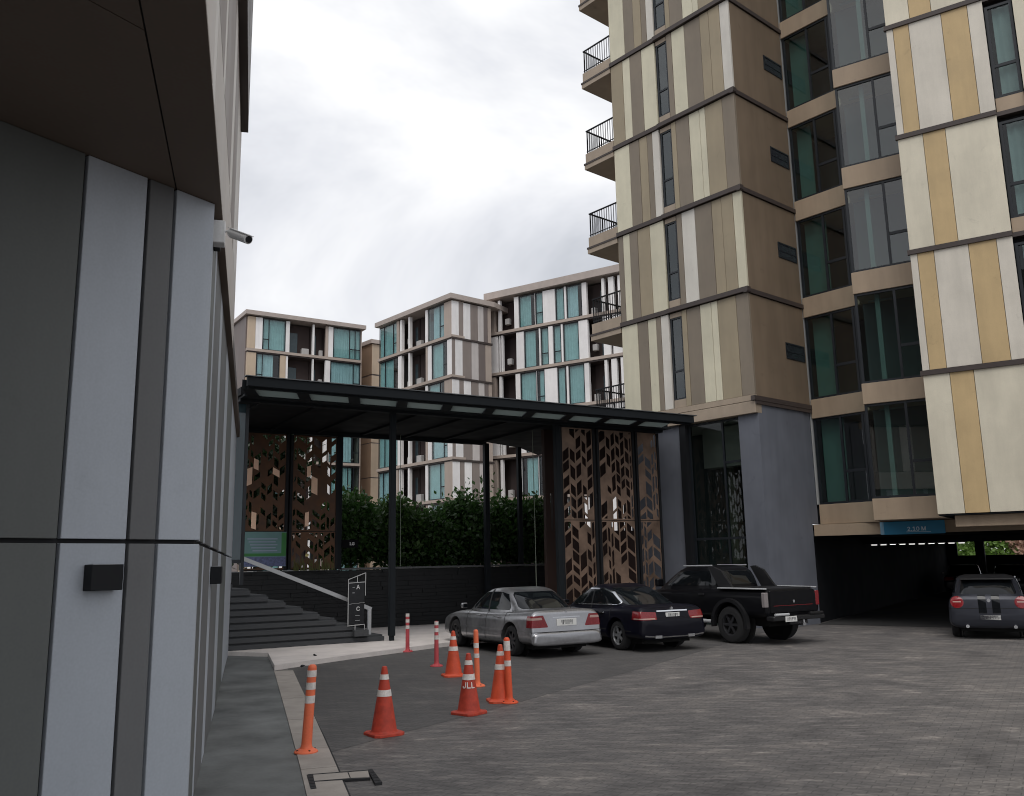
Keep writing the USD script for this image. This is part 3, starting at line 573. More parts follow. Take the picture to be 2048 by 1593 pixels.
mb.part('core_end', slab([M1f.P(.03, -.31, 0)[:2], M1f.P(.10, -.31, 0)[:2], M1f.P(.10, -1.3, 0)[:2], M1f.P(.03, -1.3, 0)[:2]], 0, 23.3), far_tan)
mb.part('roof', slab([M1f.P(-.25, .28, 0)[:2], M1f.P(11.5, .28, 0)[:2], M1f.P(11.5, -6, 0)[:2], M2f.P(4.4, -.0, 0)[:2] + np.array([2, 3]), M2f.P(4.35, .25, 0)[:2], M2f.P(-.25, .25, 0)[:2]], 23.36, 23.78), far_roof)
# right-hand far block
Ro = (8.69, 66.65); RFr = Fr(Ro, -56.5, -1)
rb_ = Th('apartment_block', 'right far white apartment block with paired teal windows, partly hidden by the striped tower', 'building', (Ro[0], Ro[1], 0), group='far apartment blocks')
RP = [(T_, 12.04, 12.55), ('slot', 11.74, 12.02), (W_, 11.46, 11.72), ('balc', 10.07, 11.44), (W_, 9.58, 10.04), ('win', 7.98, 9.55, ()), (W_, 7.93, 7.98), ('win', 7.18, 7.92, ()), (W_, 5.96, 7.16), ('win', 5.12, 5.94, ()), (W_, 4.9, 5.10), ('win', 3.46, 4.88, ()), (W_, 3.0, 3.44), ('balc', 1.65, 2.98), (W_, 1.36, 1.62), ('slot', 1.04, 1.34), (W_, .52, 1.02), ('slot', .2, .5), (W_, -.5, .18), ('win', -2.6, -.55, ()), (W_, -4, -2.65)]
RQ = [(W_, 11.78, 12.55), ('slot', 11.66, 11.76), (W_, 11.54, 11.64), ('slot', 11.44, 11.52), (W_, 11.28, 11.42), ('balc', 9.92, 11.26), (W_, 9.12, 9.90), ('win', 7.64, 9.10, ()), (W_, 7.47, 7.62), ('win', 6.72, 7.45, ()), (W_, 6.26, 6.70), ('win', 5.52, 6.24, ()), (W_, 5.31, 5.50), ('win', 3.86, 5.29, ()), (W_, 2.99, 3.84), ('balc', 1.65, 2.97), (W_, .99, 1.62), ('slot', .8, .97), (W_, -.5, .78), ('win', -2.6, -.55, ()), (W_, -4, -2.65)]
RZ = [3.3, 6.87, 10.44, 14.0, 17.57, 21.14, 24.28]
for k in range(6): far_part(rb_, RFr, RP if k % 2 == 1 else RQ, RZ[k], RZ[k + 1], far_tan)
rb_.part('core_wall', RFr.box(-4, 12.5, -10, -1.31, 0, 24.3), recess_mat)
rb_.part('end_wall', RFr.box(12.5, 12.62, -10, -.32, 0, 24.3), far_tan)
rb_.part('roof', RFr.box(-4, 12.95, -10, .35, 24.4, 25.0), far_roof)
# left far block
Ko = (-24.12, 76.79); KFr = Fr(Ko, 57, 1)
kb = Th('apartment_block', 'left far apartment block with beige corner and open balconies, beside the near grey building', 'building', (Ko[0], Ko[1], 0), group='far apartment blocks')
bg = far_beige
KP = [(bg, .3, 1.0), (W_, 1.0, 1.66), ('win', 1.7, 3.82, (2.27,)), (W_, 3.84, 4.22), ('balc', 4.24, 6.42), (W_, 6.42, 6.62), ('balc', 6.64, 7.70), (T_, 7.72, 7.98), (W_, 7.98, 8.47), ('win', 8.5, 11.3, (10.17, 10.75))]
KQ = [(bg, .3, 1.15), ('win', 1.2, 3.31, (1.75,)), (bg, 3.35, 3.9), (W_, 3.9, 4.12), ('balc', 4.14, 6.45), (W_, 6.45, 6.61), ('balc', 6.63, 7.69), (W_, 7.71, 8.22), ('win', 8.25, 11.3, (10.6,))]
KZ = [1.0, 4.35, 7.7, 11.1, 14.45, 17.8, 21.15, 24.5]
for k in range(7): far_part(kb, KFr, KP if k % 2 == 0 else KQ, KZ[k], KZ[k + 1], far_tan)
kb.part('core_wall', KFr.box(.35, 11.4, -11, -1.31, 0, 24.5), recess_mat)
kb.part('end_wall', KFr.box(.2, .32, -11, -.31, 0, 24.5), far_dark)
kb.part('end_wall', KFr.box(11.32, 11.45, -11, -.1, 0, 24.5), far_tan)
kb.part('roof', KFr.box(.0, 11.7, -11, .35, 24.56, 24.95), far_roof)
# narrow beige block between
So = (-13.86, 84.9); S1f = Fr(So, -40.5, -1); S2f = Fr(So, 49.7, 1)
sb_ = Th('apartment_block', 'narrow windowless beige block squeezed between the left and middle far blocks', 'building', (So[0], So[1], 0), group='far apartment blocks')
sb_.part('core_wall', slab([S1f.P(0.02, -.05, 0)[:2], S1f.P(4.6, -.05, 0)[:2], S1f.P(4.6, -3, 0)[:2], S2f.P(2.0, -.05, 0)[:2] + np.array([-.8, .5])], 0, 23.6), far_dark)
for z0, z1 in ((0, 3.4), (3.5, 6.8), (6.9, 10.2), (10.3, 13.6), (13.7, 17.0), (17.1, 20.4), (20.55, 23.6)):
    sb_.part('wall_panel', S1f.cbox(.01, 4.6, -.05, 0, z0, z1, .01), M('far_brown_beige', (.34, .235, .16), .6, streak=.08, scale=.5)); sb_.part('wall_panel', S2f.cbox(.01, 1.6, -.05, 0, z0, z1, .01), far_beige)
sb_.part('roof', slab([S1f.P(-.2, .2, 0)[:2], S1f.P(4.7, .2, 0)[:2], S1f.P(4.7, -2, 0)[:2], S2f.P(1.8, -.6, 0)[:2], S2f.P(1.8, .2, 0)[:2]], 23.65, 24.05), far_roof)

# ------------------------------------------------------------------ canopy
cn = Th('entrance_canopy', 'long dark steel canopy with roof lights spanning from the grey building to the tower', 'canopy', (-3.2, 23.13, 0))
cn.part('fascia', KF.cbox(-4.25, 9.3, 1.44, 1.57, 6.10, 6.32, .01), canopy_mat)
cn.part('front_beam', KF.cbox(-4.05, 9.3, -.10, .10, 6.0, 6.30, .008), canopy_mat)
cn.part('roof_edge', KF.box(-4.3, 9.4, 1.40, 1.60, 6.325, 6.345), M('pale_flashing', (.10, .105, .11), .4))
cn.part('inner_strip', KF.box(-4.2, 9.3, 1.345, 1.438, 6.065, 6.30), canopy_mat); cn.part('inner_strip', KF.box(-4.05, 9.3, .105, .495, 6.068, 6.118), canopy_mat)
ceil = [KF.P(-4.1, .34, 0)[:2], KF.P(9.3, .34, 0)[:2], KF.P(9.3, -7.4, 0)[:2], KF.P(7.4, -5.7, 0)[:2], KF.P(5.5, -4.85, 0)[:2], KF.P(-4.1, -4.85, 0)[:2]]
cn.part('ceiling', slab(ceil, 6.12, 6.31), ceiling_mat)
st = -4.15
i = 0
while st < 8.6:
    cn.part('roof_light', slab([KF.P(st + .12 + .34, .50, 0)[:2], KF.P(st + .12, 1.34, 0)[:2], KF.P(st + 1.10, 1.34, 0)[:2], KF.P(st + 1.10 + .34, .50, 0)[:2]], 6.085, 6.095), roof_glass)
    cn.part('rafter', slab([KF.P(st - .17 + .34, .50, 0)[:2], KF.P(st - .17, 1.34, 0)[:2], KF.P(st + .11, 1.34, 0)[:2], KF.P(st + .11 + .34, .50, 0)[:2]], 6.07, 6.28), canopy_mat)
    st += 1.29
for u in np.arange(-3.4, 5.4, 1.45): cn.part('ceiling_rib', KF.box(u - .05, u + .05, -4.68, -.12, 6.06, 6.118), ceiling_mat)
cn.part('back_beam', KF.box(-4.1, 5.5, -4.85, -4.70, 6.0, 6.118), canopy_mat)
for u, d, r_, z0 in ((0.0, 0, .075, .10), (5.25, 0, .085, .10), (.22, -4.72, .09, 1.9), (5.30, -4.4, .085, .10), (6.85, -4.8, .075, .10), (-1.40, -4.72, .06, 1.9)):
    cp = cn.part('column', KF.cbox(u - r_, u + r_, d - r_, d + r_, z0 + (.12 if z0 < 1 else 0), 6.0, .012), canopy_mat)
    if z0 < 1: cn.part('column_foot', KF.cbox(u - r_ * .7, u + r_ * .7, d - r_ * .7, d + r_ * .7, z0, z0 + .121, .005), canopy_mat, parent=cp)
# glass end at the grey building
eg = Th('glass_screen', 'narrow blue grey glass screen at the end of the grey building under the canopy', 'glass screen', KF.P(-4.0, -1.7, .1))
gf = Fr((-6.75, 21.3), 59, 1)
eg.part('pane', gf.box(-.10, .17, -.02, .0, 2.2, 6.0), usdkit.material(stage, '/World/Looks/blue_dark_glass', {'p': ('principled_bsdf', {'base_color': (.035, .062, .075), 'roughness': .06, 'specular_ior_level': .6})}, [], surface='p.BSDF'))
eg.part('frame', cat(gf.box(.17, .25, -.06, .02, 1.6, 6.0), gf.box(-.1, .17, -.04, .01, 2.12, 2.2)), frame_mat)

# ------------------------------------------------------------------ perforated screens
def chevron(w, h, seed, fill=(.45, .8), cols=None, pitch=(.28, .58)):
    r = random.Random(seed); x = 0.0; cuts = []; sgn = 1
    xs = [0]
    while xs[-1] < w - .12: xs.append(min(w, xs[-1] + r.choice((.12, .18, .22, .27))))
    if w - xs[-1] > .01: xs.append(w)
    if xs[-1] - xs[-2] < .1: xs.pop(-2)
    for a, b in zip(xs[:-1], xs[1:]):
        sl = sgn * (b - a) * .62; sgn = -sgn; z = -r.uniform(0, .4)
        while z < h:
            p = r.uniform(*pitch); hh = p * r.uniform(*fill)
            if r.random() < .84:
                q = sg.Polygon([(a + .022, z), (b - .022, z + sl), (b - .022, z + sl + hh), (a + .022, z + hh)])
                cuts.append(q)
            z += p
    base = sg.box(0, 0, w, h); inner = sg.box(.03, .04, w - .03, h - .04)
    from shapely import unary_union
    pol = base.difference(unary_union(cuts).intersection(inner))
    q = trimesh.util.concatenate([trimesh.creation.extrude_polygon(g_, .006, engine='earcut') for g_ in getattr(pol, 'geoms', [pol]) if g_.area > .001])
    v = np.array(q.vertices); return np.c_[v[:, 0], v[:, 2], v[:, 1]], np.array(q.faces)[:, ::-1]
def screen(fr, u0, u1, d, zs_, seed, label, post=True, plates=(), fill=(.58, .86), sheet_mat=copper):
    t = Th('perforated_screen', label, 'screen', fr.P((u0 + u1) / 2, d, zs_[0]), group='perforated chevron screens under the canopy')
    for k, (a, b) in enumerate(zip(zs_[:-1], zs_[1:])):
        v, f = chevron(u1 - u0, b - a - .02, seed + k, fill); t.part('perforated_sheet', fr.map((v + [u0, d, a + .01], f)), sheet_mat)
    fm = [fr.box(u0 - .085, u0 - .003, d - .05, d + .04, zs_[0], zs_[-1]), fr.box(u1 + .003, u1 + .085, d - .05, d + .04, zs_[0], zs_[-1])]
    for z in zs_: fm.append(fr.box(u0 - .003, u1 + .003, d - .03, d - .004, z - .02, z + .02))
    t.part('frame', cat(*fm), black_metal)
    for u, z, w, h, s_ in plates:
        poly = np.array([(u - w / 2, z - h / 2 - s_ * w / 2), (u + w / 2, z - h / 2 + s_ * w / 2), (u + w / 2, z + h / 2 + s_ * w / 2), (u - w / 2, z + h / 2 - s_ * w / 2)])
        q = trimesh.creation.extrude_polygon(sg.Polygon(poly), .01, engine='earcut'); v = np.array(q.vertices)
        t.part('accent_plate', fr.map((np.c_[v[:, 0], d + .04 + v[:, 2], v[:, 1]], np.array(q.faces)[:, ::-1])), copper_lit)
    return t
screen(KF, 5.42, 6.54, 0, [.12, 3.2, 5.97], 11, 'copper brown chevron screen right of the canopy column, leftmost of three behind the black sedan')
screen(KF, 6.78, 8.06, 0, [.12, 3.2, 5.97], 23, 'copper brown chevron screen in the middle of three, widest, behind the black sedan and pickup')
screen(KF, 8.28, 9.06, 0, [.12, 3.2, 5.97], 37, 'copper brown chevron screen next to the grey lobby wall, narrowest of the right three')
screen(KF, -2.70, -1.50, -4.60, [1.92, 3.04, 5.95], 41, 'dark chevron screen above the green banner at the top of the stairs', plates=[(-2.40, 5.0, .14, .30, -.4), (-2.62, 4.62, .22, .50, .45), (-1.80, 4.78, .2, .2, -.5), (-2.42, 3.35, .14, .48, -.3)], fill=(.35, .7), sheet_mat=copper_dark)
screen(KF, -1.28, .08, -4.60, [1.92, 3.04, 5.95], 55, 'dark chevron screen with brown lower sheet, right of the green banner', plates=[(-.80, 4.85, .12, .32, .4), (-.62, 4.42, .19, .50, -.45), (-.83, 3.4, .12, .42, .3)], fill=(.35, .7), sheet_mat=copper_dark)
lw = Th('lobby_side_wall', 'dark red brown wall with slots standing close behind the three chevron screens', 'wall', KF.P(7.4, -1.4, .1))
wm = M('dark_red_brown_wall', (.035, .018, .014), .7)
lw.part('lower_wall', KF.box(5.75, 9.2, -1.6, -1.45, .1, 2.95), wm); lw.part('upper_wall', KF.box(5.75, 9.2, -1.6, -1.45, 4.1, 6.1), wm)
for u in (5.85, 6.12, 6.5, 6.9, 7.15, 7.62, 7.95, 8.2, 8.7, 9.0): lw.part('slat', KF.box(u - .09, u + .09, -1.59, -1.46, 2.951, 4.099), wm)
# banner
bn = Th('banner', 'green and pale blue printed banner hung at the top of the stairs', 'banner', KF.P(-2.1, -4.5, 2.05))
bn.part('cloth', KF.box(-2.78, -1.46, -4.50, -4.49, 2.02, 3.02), M('banner_teal', (.15, .27, .27), .7, scale=2))
bn.part('green_border', cat(KF.box(-2.78, -2.70, -4.489, -4.486, 2.35, 3.0), KF.box(-1.60, -1.46, -4.489, -4.486, 2.32, 3.0), KF.box(-2.70, -1.60, -4.489, -4.486, 2.32, 2.40)), M('banner_green', (.05, .20, .06), .7))
bn.part('lower_strip', KF.box(-2.78, -1.46, -4.489, -4.486, 2.03, 2.30), M('banner_violet', (.11, .13, .24), .7, scale=14, var=.5))
for i in range(5): bn.part('print_line', KF.box(-2.6 + .04 * i, -1.72 - .05 * (i % 2), -4.489, -4.485, 2.80 - i * .085, 2.835 - i * .085), M('banner_pale', (.30, .36, .46), .7))

# ------------------------------------------------------------------ stairs, handrail, podium, planter wall
stp = Th('staircase', 'dark stone staircase climbing left beside the grey building under the canopy', 'stairs', KF.P(-2.2, -.2, .1))
for i in range(10):
    z0 = .10 + .157 * i; ue = -.14 - .43 * i
    mesh = cat(KF.cbox(-4.30, ue, -2.4, -.13 - R.uniform(0, .015), z0 + .0, z0 + .112, .006), KF.box(-4.28, ue - .03, -2.38, -.20, z0 + .112, z0 + .157))
    if ue > -4.2: stp.part('step', mesh, stone_dark)
pw = Th('planter_wall', 'low black wall of long slate courses behind the parked cars, below the hedge', 'wall', KF.P(3, -4.7, .1))
zc = .10; ci = 0
while zc < 1.84:
    h = R.choice((.11, .13, .15)); h = min(h, 1.86 - zc); u = -4.3 + R.uniform(-.6, 0)
    while u < 9.0:
        L_ = R.uniform(.7, 1.6); a, b = max(u, -4.3), min(u + L_, 9.0)
        if b - a > .05: pw.part('stone_course', KF.box(a + .004, b - .004, -4.98, -4.66 - R.uniform(0, .03), zc + .004, zc + h - .004), wall_dark)
        u += L_
    zc += h
pw.part('backing', KF.box(-4.3, 9.0, -5.2, -4.72, .1, 1.855), joint_mat)
pw.part('coping', KF.cbox(.32, 9.0, -5.0, -4.62, 1.87, 1.93, .006), M('planter_coping', (.10, .105, .108), .5))
struct('podium_floor', slab([KF.P(-9, -4.72, 0)[:2], KF.P(.3, -4.72, 0)[:2], KF.P(.3, -9, 0)[:2], KF.P(-9, -9, 0)[:2]], 1.6, 1.87), stone_dark)
struct('planting_soil', slab([KF.P(.3, -5.0, 0)[:2], KF.P(14, -5.0, 0)[:2], KF.P(14, -9, 0)[:2], KF.P(.3, -9, 0)[:2]], 1.2, 1.78), bark)
hr = Th('handrail', 'grey steel handrail sloping down along the staircase to a single post', 'handrail', KF.P(-.45, -.4, .25))
hr.part('rail', bar(KF.P(-4.25, -.40, 2.44), KF.P(-.40, -.40, .89), .05, .095), rail_mat)
hr.part('post', KF.cbox(-.50, -.41, -.44, -.36, .21, .90, .005), rail_mat)
hr.part('post', KF.cbox(-4.08, -3.99, -.44, -.36, 1.66, 2.30, .005), rail_mat)
hr.part('base_plate', KF.cbox(-.56, -.34, -.50, -.30, .213, .228, .003), rail_mat)
# directory sign
ds = Th('directory_sign', 'tall clear directory sign with white outline and letters A and C beside the stair foot', 'sign', KF.P(-.9, -.12, .3))
DF = KF.off(0, -.10)
wl = .016
def line(p, q, w_=wl): return bar(DF.P(p[0], .0, p[1]), DF.P(q[0], .0, q[1]), w_, .012, up=tuple(DF.n))
ds.part('outline', cat(line((-1.14, .55), (-1.14, 1.66)), line((-1.14, 1.66), (-.68, 1.82)), line((-.68, 1.82), (-.68, 1.25)), line((-1.14, 1.57), (-.70, 1.59)), line((-.90, 1.59), (-.90, 1.73)), line((-1.16, .52), (-.70, .54)), line((-.95, .40), (-.95, .53)), line((-.70, .54), (-.70, .40)), line((-1.12, 1.05), (-.70, 1.08), .006)), M('white_sign_line', (.50, .50, .50), .5))
ds.part('board', DF.box(-1.13, -.71, -.012, -.007, .55, 1.62), M('dark_sign_glass', (.012, .013, .015), .3))
sw = M('sign_letter_white', (.62, .62, .62), .5)
text_on(ds, DF, 'A', .10, -.93, .0, 1.42, sw, True, 1)
text_on(ds, DF, 'C', .10, -.93, .0, .88, sw, True, 1)
for z in (.76, .64): ds.part('small_text', DF.box(-.95, -.83, .0, .002, z, z + .012), rail_mat)
for z in (1.46, 1.32): ds.part('small_text', DF.box(-1.03, -.97, .0, .002, z, z + .012), rail_mat)
ds.part('foot', DF.box(-1.0, -.62, -.10, .10, .26, .41), stone_dark)
# white letters on the dark panel at the planter
ls = Th('letter_sign', 'small white letters on a dark board fixed to the column left of the hedge', 'sign', KF.P(.55, -4.6, 1.9))
ls.part('board', KF.box(.315, .84, -4.64, -4.61, 2.54, 2.79), M('dark_sign_board', (.006, .006, .007), .8, spec=.1))
ls.part('bracket', KF.box(.315, .36, -4.70, -4.641, 2.6, 2.72), black_metal)
text_on(ls, KF, 'LG', .09, .55, -4.60, 2.62, white_paint, True, 1)
# thin cables hanging from the canopy
def cable(u, d, z0, label):
    pts = [KF.P(u + .02 * math.sin(q * 2.1), d, 6.1 + (z0 - 6.1) * q) for q in np.linspace(0, 1, 9)]
    single('hanging_cable', cat(*[tube(a, b, .012, 6) for a, b in zip(pts[:-1], pts[1:])]), M('pale_cable', (.22, .25, .20), .6), label, 'cable')
cable(2.1, -4.3, 1.95, 'thin pale cable hanging from the canopy near its front left column'); cable(5.35, -1.5, .7, 'thin pale cable hanging down behind the silver sedan')

# ------------------------------------------------------------------ plants
def leaves(n, centre, rad, size, seed, clumps=40, flat=0.6, shape='broad'):
    r = np.random.default_rng(seed); c = r.normal(size=(clumps, 3)); c /= np.linalg.norm(c, axis=1)[:, None]; c *= r.uniform(.45, 1.0, (clumps, 1)); c[:, 2] = np.where(c[:, 2] < -.75, -.75, c[:, 2])
    cs = r.uniform(.16, .34, clumps); k = r.integers(0, clumps, n); off = r.normal(size=(n, 3)) * cs[k][:, None] * .75
    p = (c[k] + off) * np.asarray(rad) + np.asarray(centre)
    d = off / (np.linalg.norm(off, axis=1)[:, None] + 1e-6) * .6 + r.normal(size=(n, 3)) * .6 + [0, 0, .05]; d /= np.linalg.norm(d, axis=1)[:, None]
    s = np.cross(d, r.normal(size=(n, 3))); s /= np.linalg.norm(s, axis=1)[:, None]; nn = np.cross(d, s)
    L = size * r.uniform(.6, 1.3, n)[:, None]; w_ = L * .30
    a, b, e, f_ = p, p + d * L * .5 + s * w_ + nn * L * .06, p + d * L, p + d * L * .5 - s * w_ + nn * L * .06
    v = np.stack([a, b, e, f_], 1).reshape(-1, 3); i = np.arange(n)[:, None] * 4
    return v, np.vstack([i + [0, 1, 2], i + [0, 2, 3]])
def limbs(base, centre, rad, seed, r0, n=7):
    r = random.Random(seed); base = np.array(base, float); fork = base + (np.array(centre) - base) * .45; ms = [tube(base, fork, r0, 8, r0 * .75)]
    for i in range(n):
        a = i / n * 2 * PI + r.uniform(-.3, .3); e = np.array(centre) + np.array([math.cos(a) * rad[0] * .6, math.sin(a) * rad[1] * .6, r.uniform(-.2, .6) * rad[2]]); ms.append(tube(fork, e, r0 * .5, 6, r0 * .15))
    return cat(*ms)
def tree(name, label, cat_, base, centre, rad, n, size, seed, lm, group=None, r0=.05, clumps=40):
    t = Th(name, label, cat_, base, group=group)
    t.part('trunk', limbs(base, centre, rad, seed, r0), bark); t.part('crown', leaves(n, centre, rad, size, seed, clumps), lm)
hl = [('leafy green shrub at the left end of the raised hedge, beside the letter sign', 1.15, 3.2, 1.05), ('leafy green shrub in the hedge just right of the front canopy column', 2.75, 3.1, 1.0), ('lower dark green shrub mid hedge, left of the gap with a white post', 4.1, 2.95, .95), ('tallest green shrub of the raised hedge, right of mid hedge', 5.5, 3.25, 1.15), ('green shrub in the hedge behind the thin cable and rear columns', 7.0, 3.2, 1.0), ('bright leafy shrub at the right end of the hedge beside the chevron screens', 8.4, 3.25, 1.0)]
for i, (lab, u, zc_, rr) in enumerate(hl):
    c = KF.P(u, -6.1, zc_ - .15); b = KF.P(u, -6.1, 1.78)
    tree('hedge_shrub', lab, 'shrub', b, c, (1.0 * rr, .9, 1.02 * rr), 7600, .185, 100 + i, (leaf_dark, leaf_mid, leaf_dark, leaf_dark, leaf_dark, leaf_mid)[i], 'shrubs of the raised hedge', .05, 60)
tree('dark_tree', 'dark tree standing behind the chevron screens at the top of the stairs', 'tree', KF.P(-1.6, -6.8, 1.87), KF.P(-1.7, -6.8, 4.7), (1.9, 1.3, 2.1), 9000, .22, 200, leaf_deep, None, .08, 70)
pb = Th('blade_plant', 'yellow green blade plant at the foot of the brown screen', 'plant', KF.P(-.75, -4.35, 1.9))
bl = []
for i in range(70):
    u = R.uniform(-1.25, .0); L_ = R.uniform(.25, .5); a = R.uniform(-.25, .25); p0 = KF.P(u, -4.42 + R.uniform(-.06, .06), 1.88); p1 = p0 + KF.t * a * L_ + [0, 0, L_]; w_ = KF.t * .012
    bl.append((np.array([p0 - w_, p0 + w_, p1]), np.array([[0, 1, 2]])))
pb.part('blades', cat(*bl), leaf_yellow)
pb.part('flower', tube(KF.P(-.85, -4.40, 2.30), KF.P(-.85, -4.38, 2.36), .05, 8), M('pale_yellow_petal', (.72, .62, .25), .6))
# greenery beyond the garage
for i, (u, lab, lm_) in enumerate(((.1, 'bright green tree seen through the garage, left of its far pillar', leaf_bright), (-1.9, 'bright green bush beyond the garage parapet, right of its far pillar', leaf_bright), (-3.6, 'pinkish flowering bush beyond the garage parapet at the photo edge', None))):
    lm2 = lm_ or leaf('pink_flower_leaf', (.42, .26, .20), (.66, .50, .38))
    tree('far_bush', lab, 'bush', GB.P(u, -36, 0), GB.P(u, -36, 2.0), (1.7, 1.4, 1.9), 2600, .3, 300 + i, lm2, None, .08, 40)
struct('lawn', sheet([GB.P(3, -28, 0)[:2], GB.P(-40, -28, 0)[:2], GB.P(-40, -60, 0)[:2], GB.P(3, -60, 0)[:2]], .006), M('lawn_grass', (.06, .10, .03), .9, scale=4))

# ------------------------------------------------------------------ cones and posts
def cone(px, py, label, mat, letters=None, h=.80, rz=.5, drop=0):
    p = G(px, py); t = Th('traffic_cone', label, 'traffic cone', (p[0], p[1], .004), rz, group='traffic cones closing the parking bay', local=True)
    rad = lambda z: .158 + (.030 - .158) * (z - .035) / (h - .035)
    hb = .20
    base = hull([(x, y, z) for x, y in ((hb, hb - .05), (hb - .05, hb), (-hb + .05, hb), (-hb, hb - .05), (-hb, -hb + .05), (-hb + .05, -hb), (hb - .05, -hb), (hb, -hb + .05)) for z in (0, .026)] + [(x * .94, y * .94, .036) for x, y in ((hb, hb - .05), (hb - .05, hb), (-hb + .05, hb), (-hb, hb - .05), (-hb, -hb + .05), (-hb + .05, -hb), (hb - .05, -hb), (hb, -hb + .05))])
    t.part('base', base, mat)
    prof = [(.175, .036), (.162, .045)] + [(rad(z), z) for z in np.linspace(.055, h - .01, 10)] + [(.018, h), (0.0, h)]
    t.part('body', lathe(prof, 40), mat, smooth=40)
    for z0, z1 in ((.45 * h / .8, .525 * h / .8), (.645 * h / .8, .705 * h / .8)):
        t.part('reflective_band', lathe([(rad(z0) - .004, z0), (rad(z0) + .003, z0), (rad(z1) + .003, z1), (rad(z1) - .004, z1)], 40), white_band, smooth=40)
    if letters:
        q = meshkit.text_mesh(letters, .075, .004, True); v = np.array(q.vertices); f = np.array(q.faces)
        q = trimesh.Trimesh(v, f).subdivide_to_size(.03); v, f = np.array(q.vertices), np.array(q.faces)
        z = .345 + v[:, 1]; a0 = math.atan2(-p[1], -p[0]) - rz; ang = a0 + (v[:, 0] - v[:, 0].mean()) / .1; rr = np.array([rad(q) for q in z]) + .001 + v[:, 2]
        t.part('lettering', (np.c_[rr * np.cos(ang), rr * np.sin(ang), z], f), white_band)
    return t
cone(768, 1470, 'red traffic cone with two white bands, nearest of all, right of the near orange post', red_cone, rz=.62)
cone(907, 1353, 'orange red traffic cone beside the silver sedan front wheel', red_fresh, h=.80, rz=.3)
cone(938, 1428, 'red traffic cone with white letters JLL before an orange post', red_cone, 'JLL', h=.80, rz=.9)
cone(1002, 1404, 'orange red traffic cone with two white bands standing against a post, before the silver sedan', red_fresh, h=.82, rz=.2)
def post(px, py, label, mat, h=.92, r=.045, bands=((.52, .60), (.665, .74), (.80, .87)), lean=0.0, z=.02, foot=.13):
    p = G(px, py, z); t = Th('marker_post', label, 'marker post', (p[0], p[1], z), 0, group='marker posts around the parking bay', local=True)
    def L_(q):
        v, f = VF(q); return np.c_[v[:, 0] + v[:, 2] * lean, v[:, 1], v[:, 2]], f
    t.part('foot', lathe([(0, .0), (foot, 0), (foot, .012), (foot * .85, .028), (r * 1.3, .045), (0, .045)], 32), mat, smooth=40)
    for a in (.6, 2.2, 3.8, 5.3): t.part('bolt', xf(lathe([(0, .0), (.012, 0), (.012, .012), (0, .012)], 10), (foot * .78 * math.cos(a), foot * .78 * math.sin(a), .024)), joint_mat)
    prof = [(r * 1.3, .044), (r * 1.08, .07)] + [(r * (1.06 - .16 * q / h), q) for q in np.linspace(.1, h - .04, 6)] + [(r * .8, h - .015), (r * .45, h), (0, h)]
    t.part('shaft', L_(lathe(prof, 32)), mat, smooth=40)
    for a, b in bands:
        ra, rb = r * (1.06 - .16 * a / h), r * (1.06 - .16 * b / h)
        t.part('reflective_band', L_(lathe([(ra - .003, a), (ra + .002, a), (rb + .002, b), (rb - .003, b)], 32)), white_band, smooth=40)
post(612, 1505, 'orange marker post with three white bands on the kerb strip, nearest the viewer', orange_pale, lean=.055, h=.93, r=.055)
post(815, 1304, 'pink marker post with white bands on the pavement edge, farthest back', pink_post, z=.004, h=.84)
post(873, 1333, 'pink red marker post with dark checks left of the silver sedan', pink_post, z=.004, h=.88)
post(955, 1373, 'orange marker post standing behind the lettered cone', orange_pale, z=.004, h=.92, bands=((.46, .53), (.62, .70)), lean=-.02)
post(1019, 1406, 'orange marker post with a white band right behind a traffic cone', orange, z=.004, h=.93, bands=((.52, .60), (.74, .88)), lean=-.03, r=.05)
# drain cover
dc = Th('drain_cover', 'stone drain cover with two black slotted gratings in the near paving', 'drain cover', G(687, 1562))
def gq(pts, z0, z1): return slab([G(580 + x / 9.31, 1460 + y / 9.31)[:2] for x, y in pts], z0, z1)
dc.part('rim', gq([(330, 874), (1452, 790), (1498, 946), (356, 1018)], -.01, .0235), joint_mat)
dc.part('cover_stone', gq([(432, 888), (1068, 842), (1110, 948), (450, 1000)], -.01, .0255), kerb_mat)
dc.part('cover_stone', gq([(1090, 840), (1450, 812), (1480, 932), (1132, 946)], -.01, .0255), kerb_mat)
for pts in ([(310, 885), (425, 876), (492, 1140), (384, 1152)], [(1448, 788), (1528, 772), (1718, 1026), (1582, 1044)]):
    g_ = dc.part('grating', gq(pts, -.01, .0245), joint_mat)
    a, b, c_, d_ = [np.array(q, float) for q in pts]
    for q in (.18, .38, .58, .78):
        e0, e1 = a + (d_ - a) * q, b + (c_ - b) * q; e2, e3 = a + (d_ - a) * (q + .07), b + (c_ - b) * (q + .07)
        dc.part('grating_bar', gq([e0 + (e1 - e0) * .1, e0 + (e1 - e0) * .9, e2 + (e3 - e2) * .9, e2 + (e3 - e2) * .1], .02, .0275), black_metal, parent=g_)

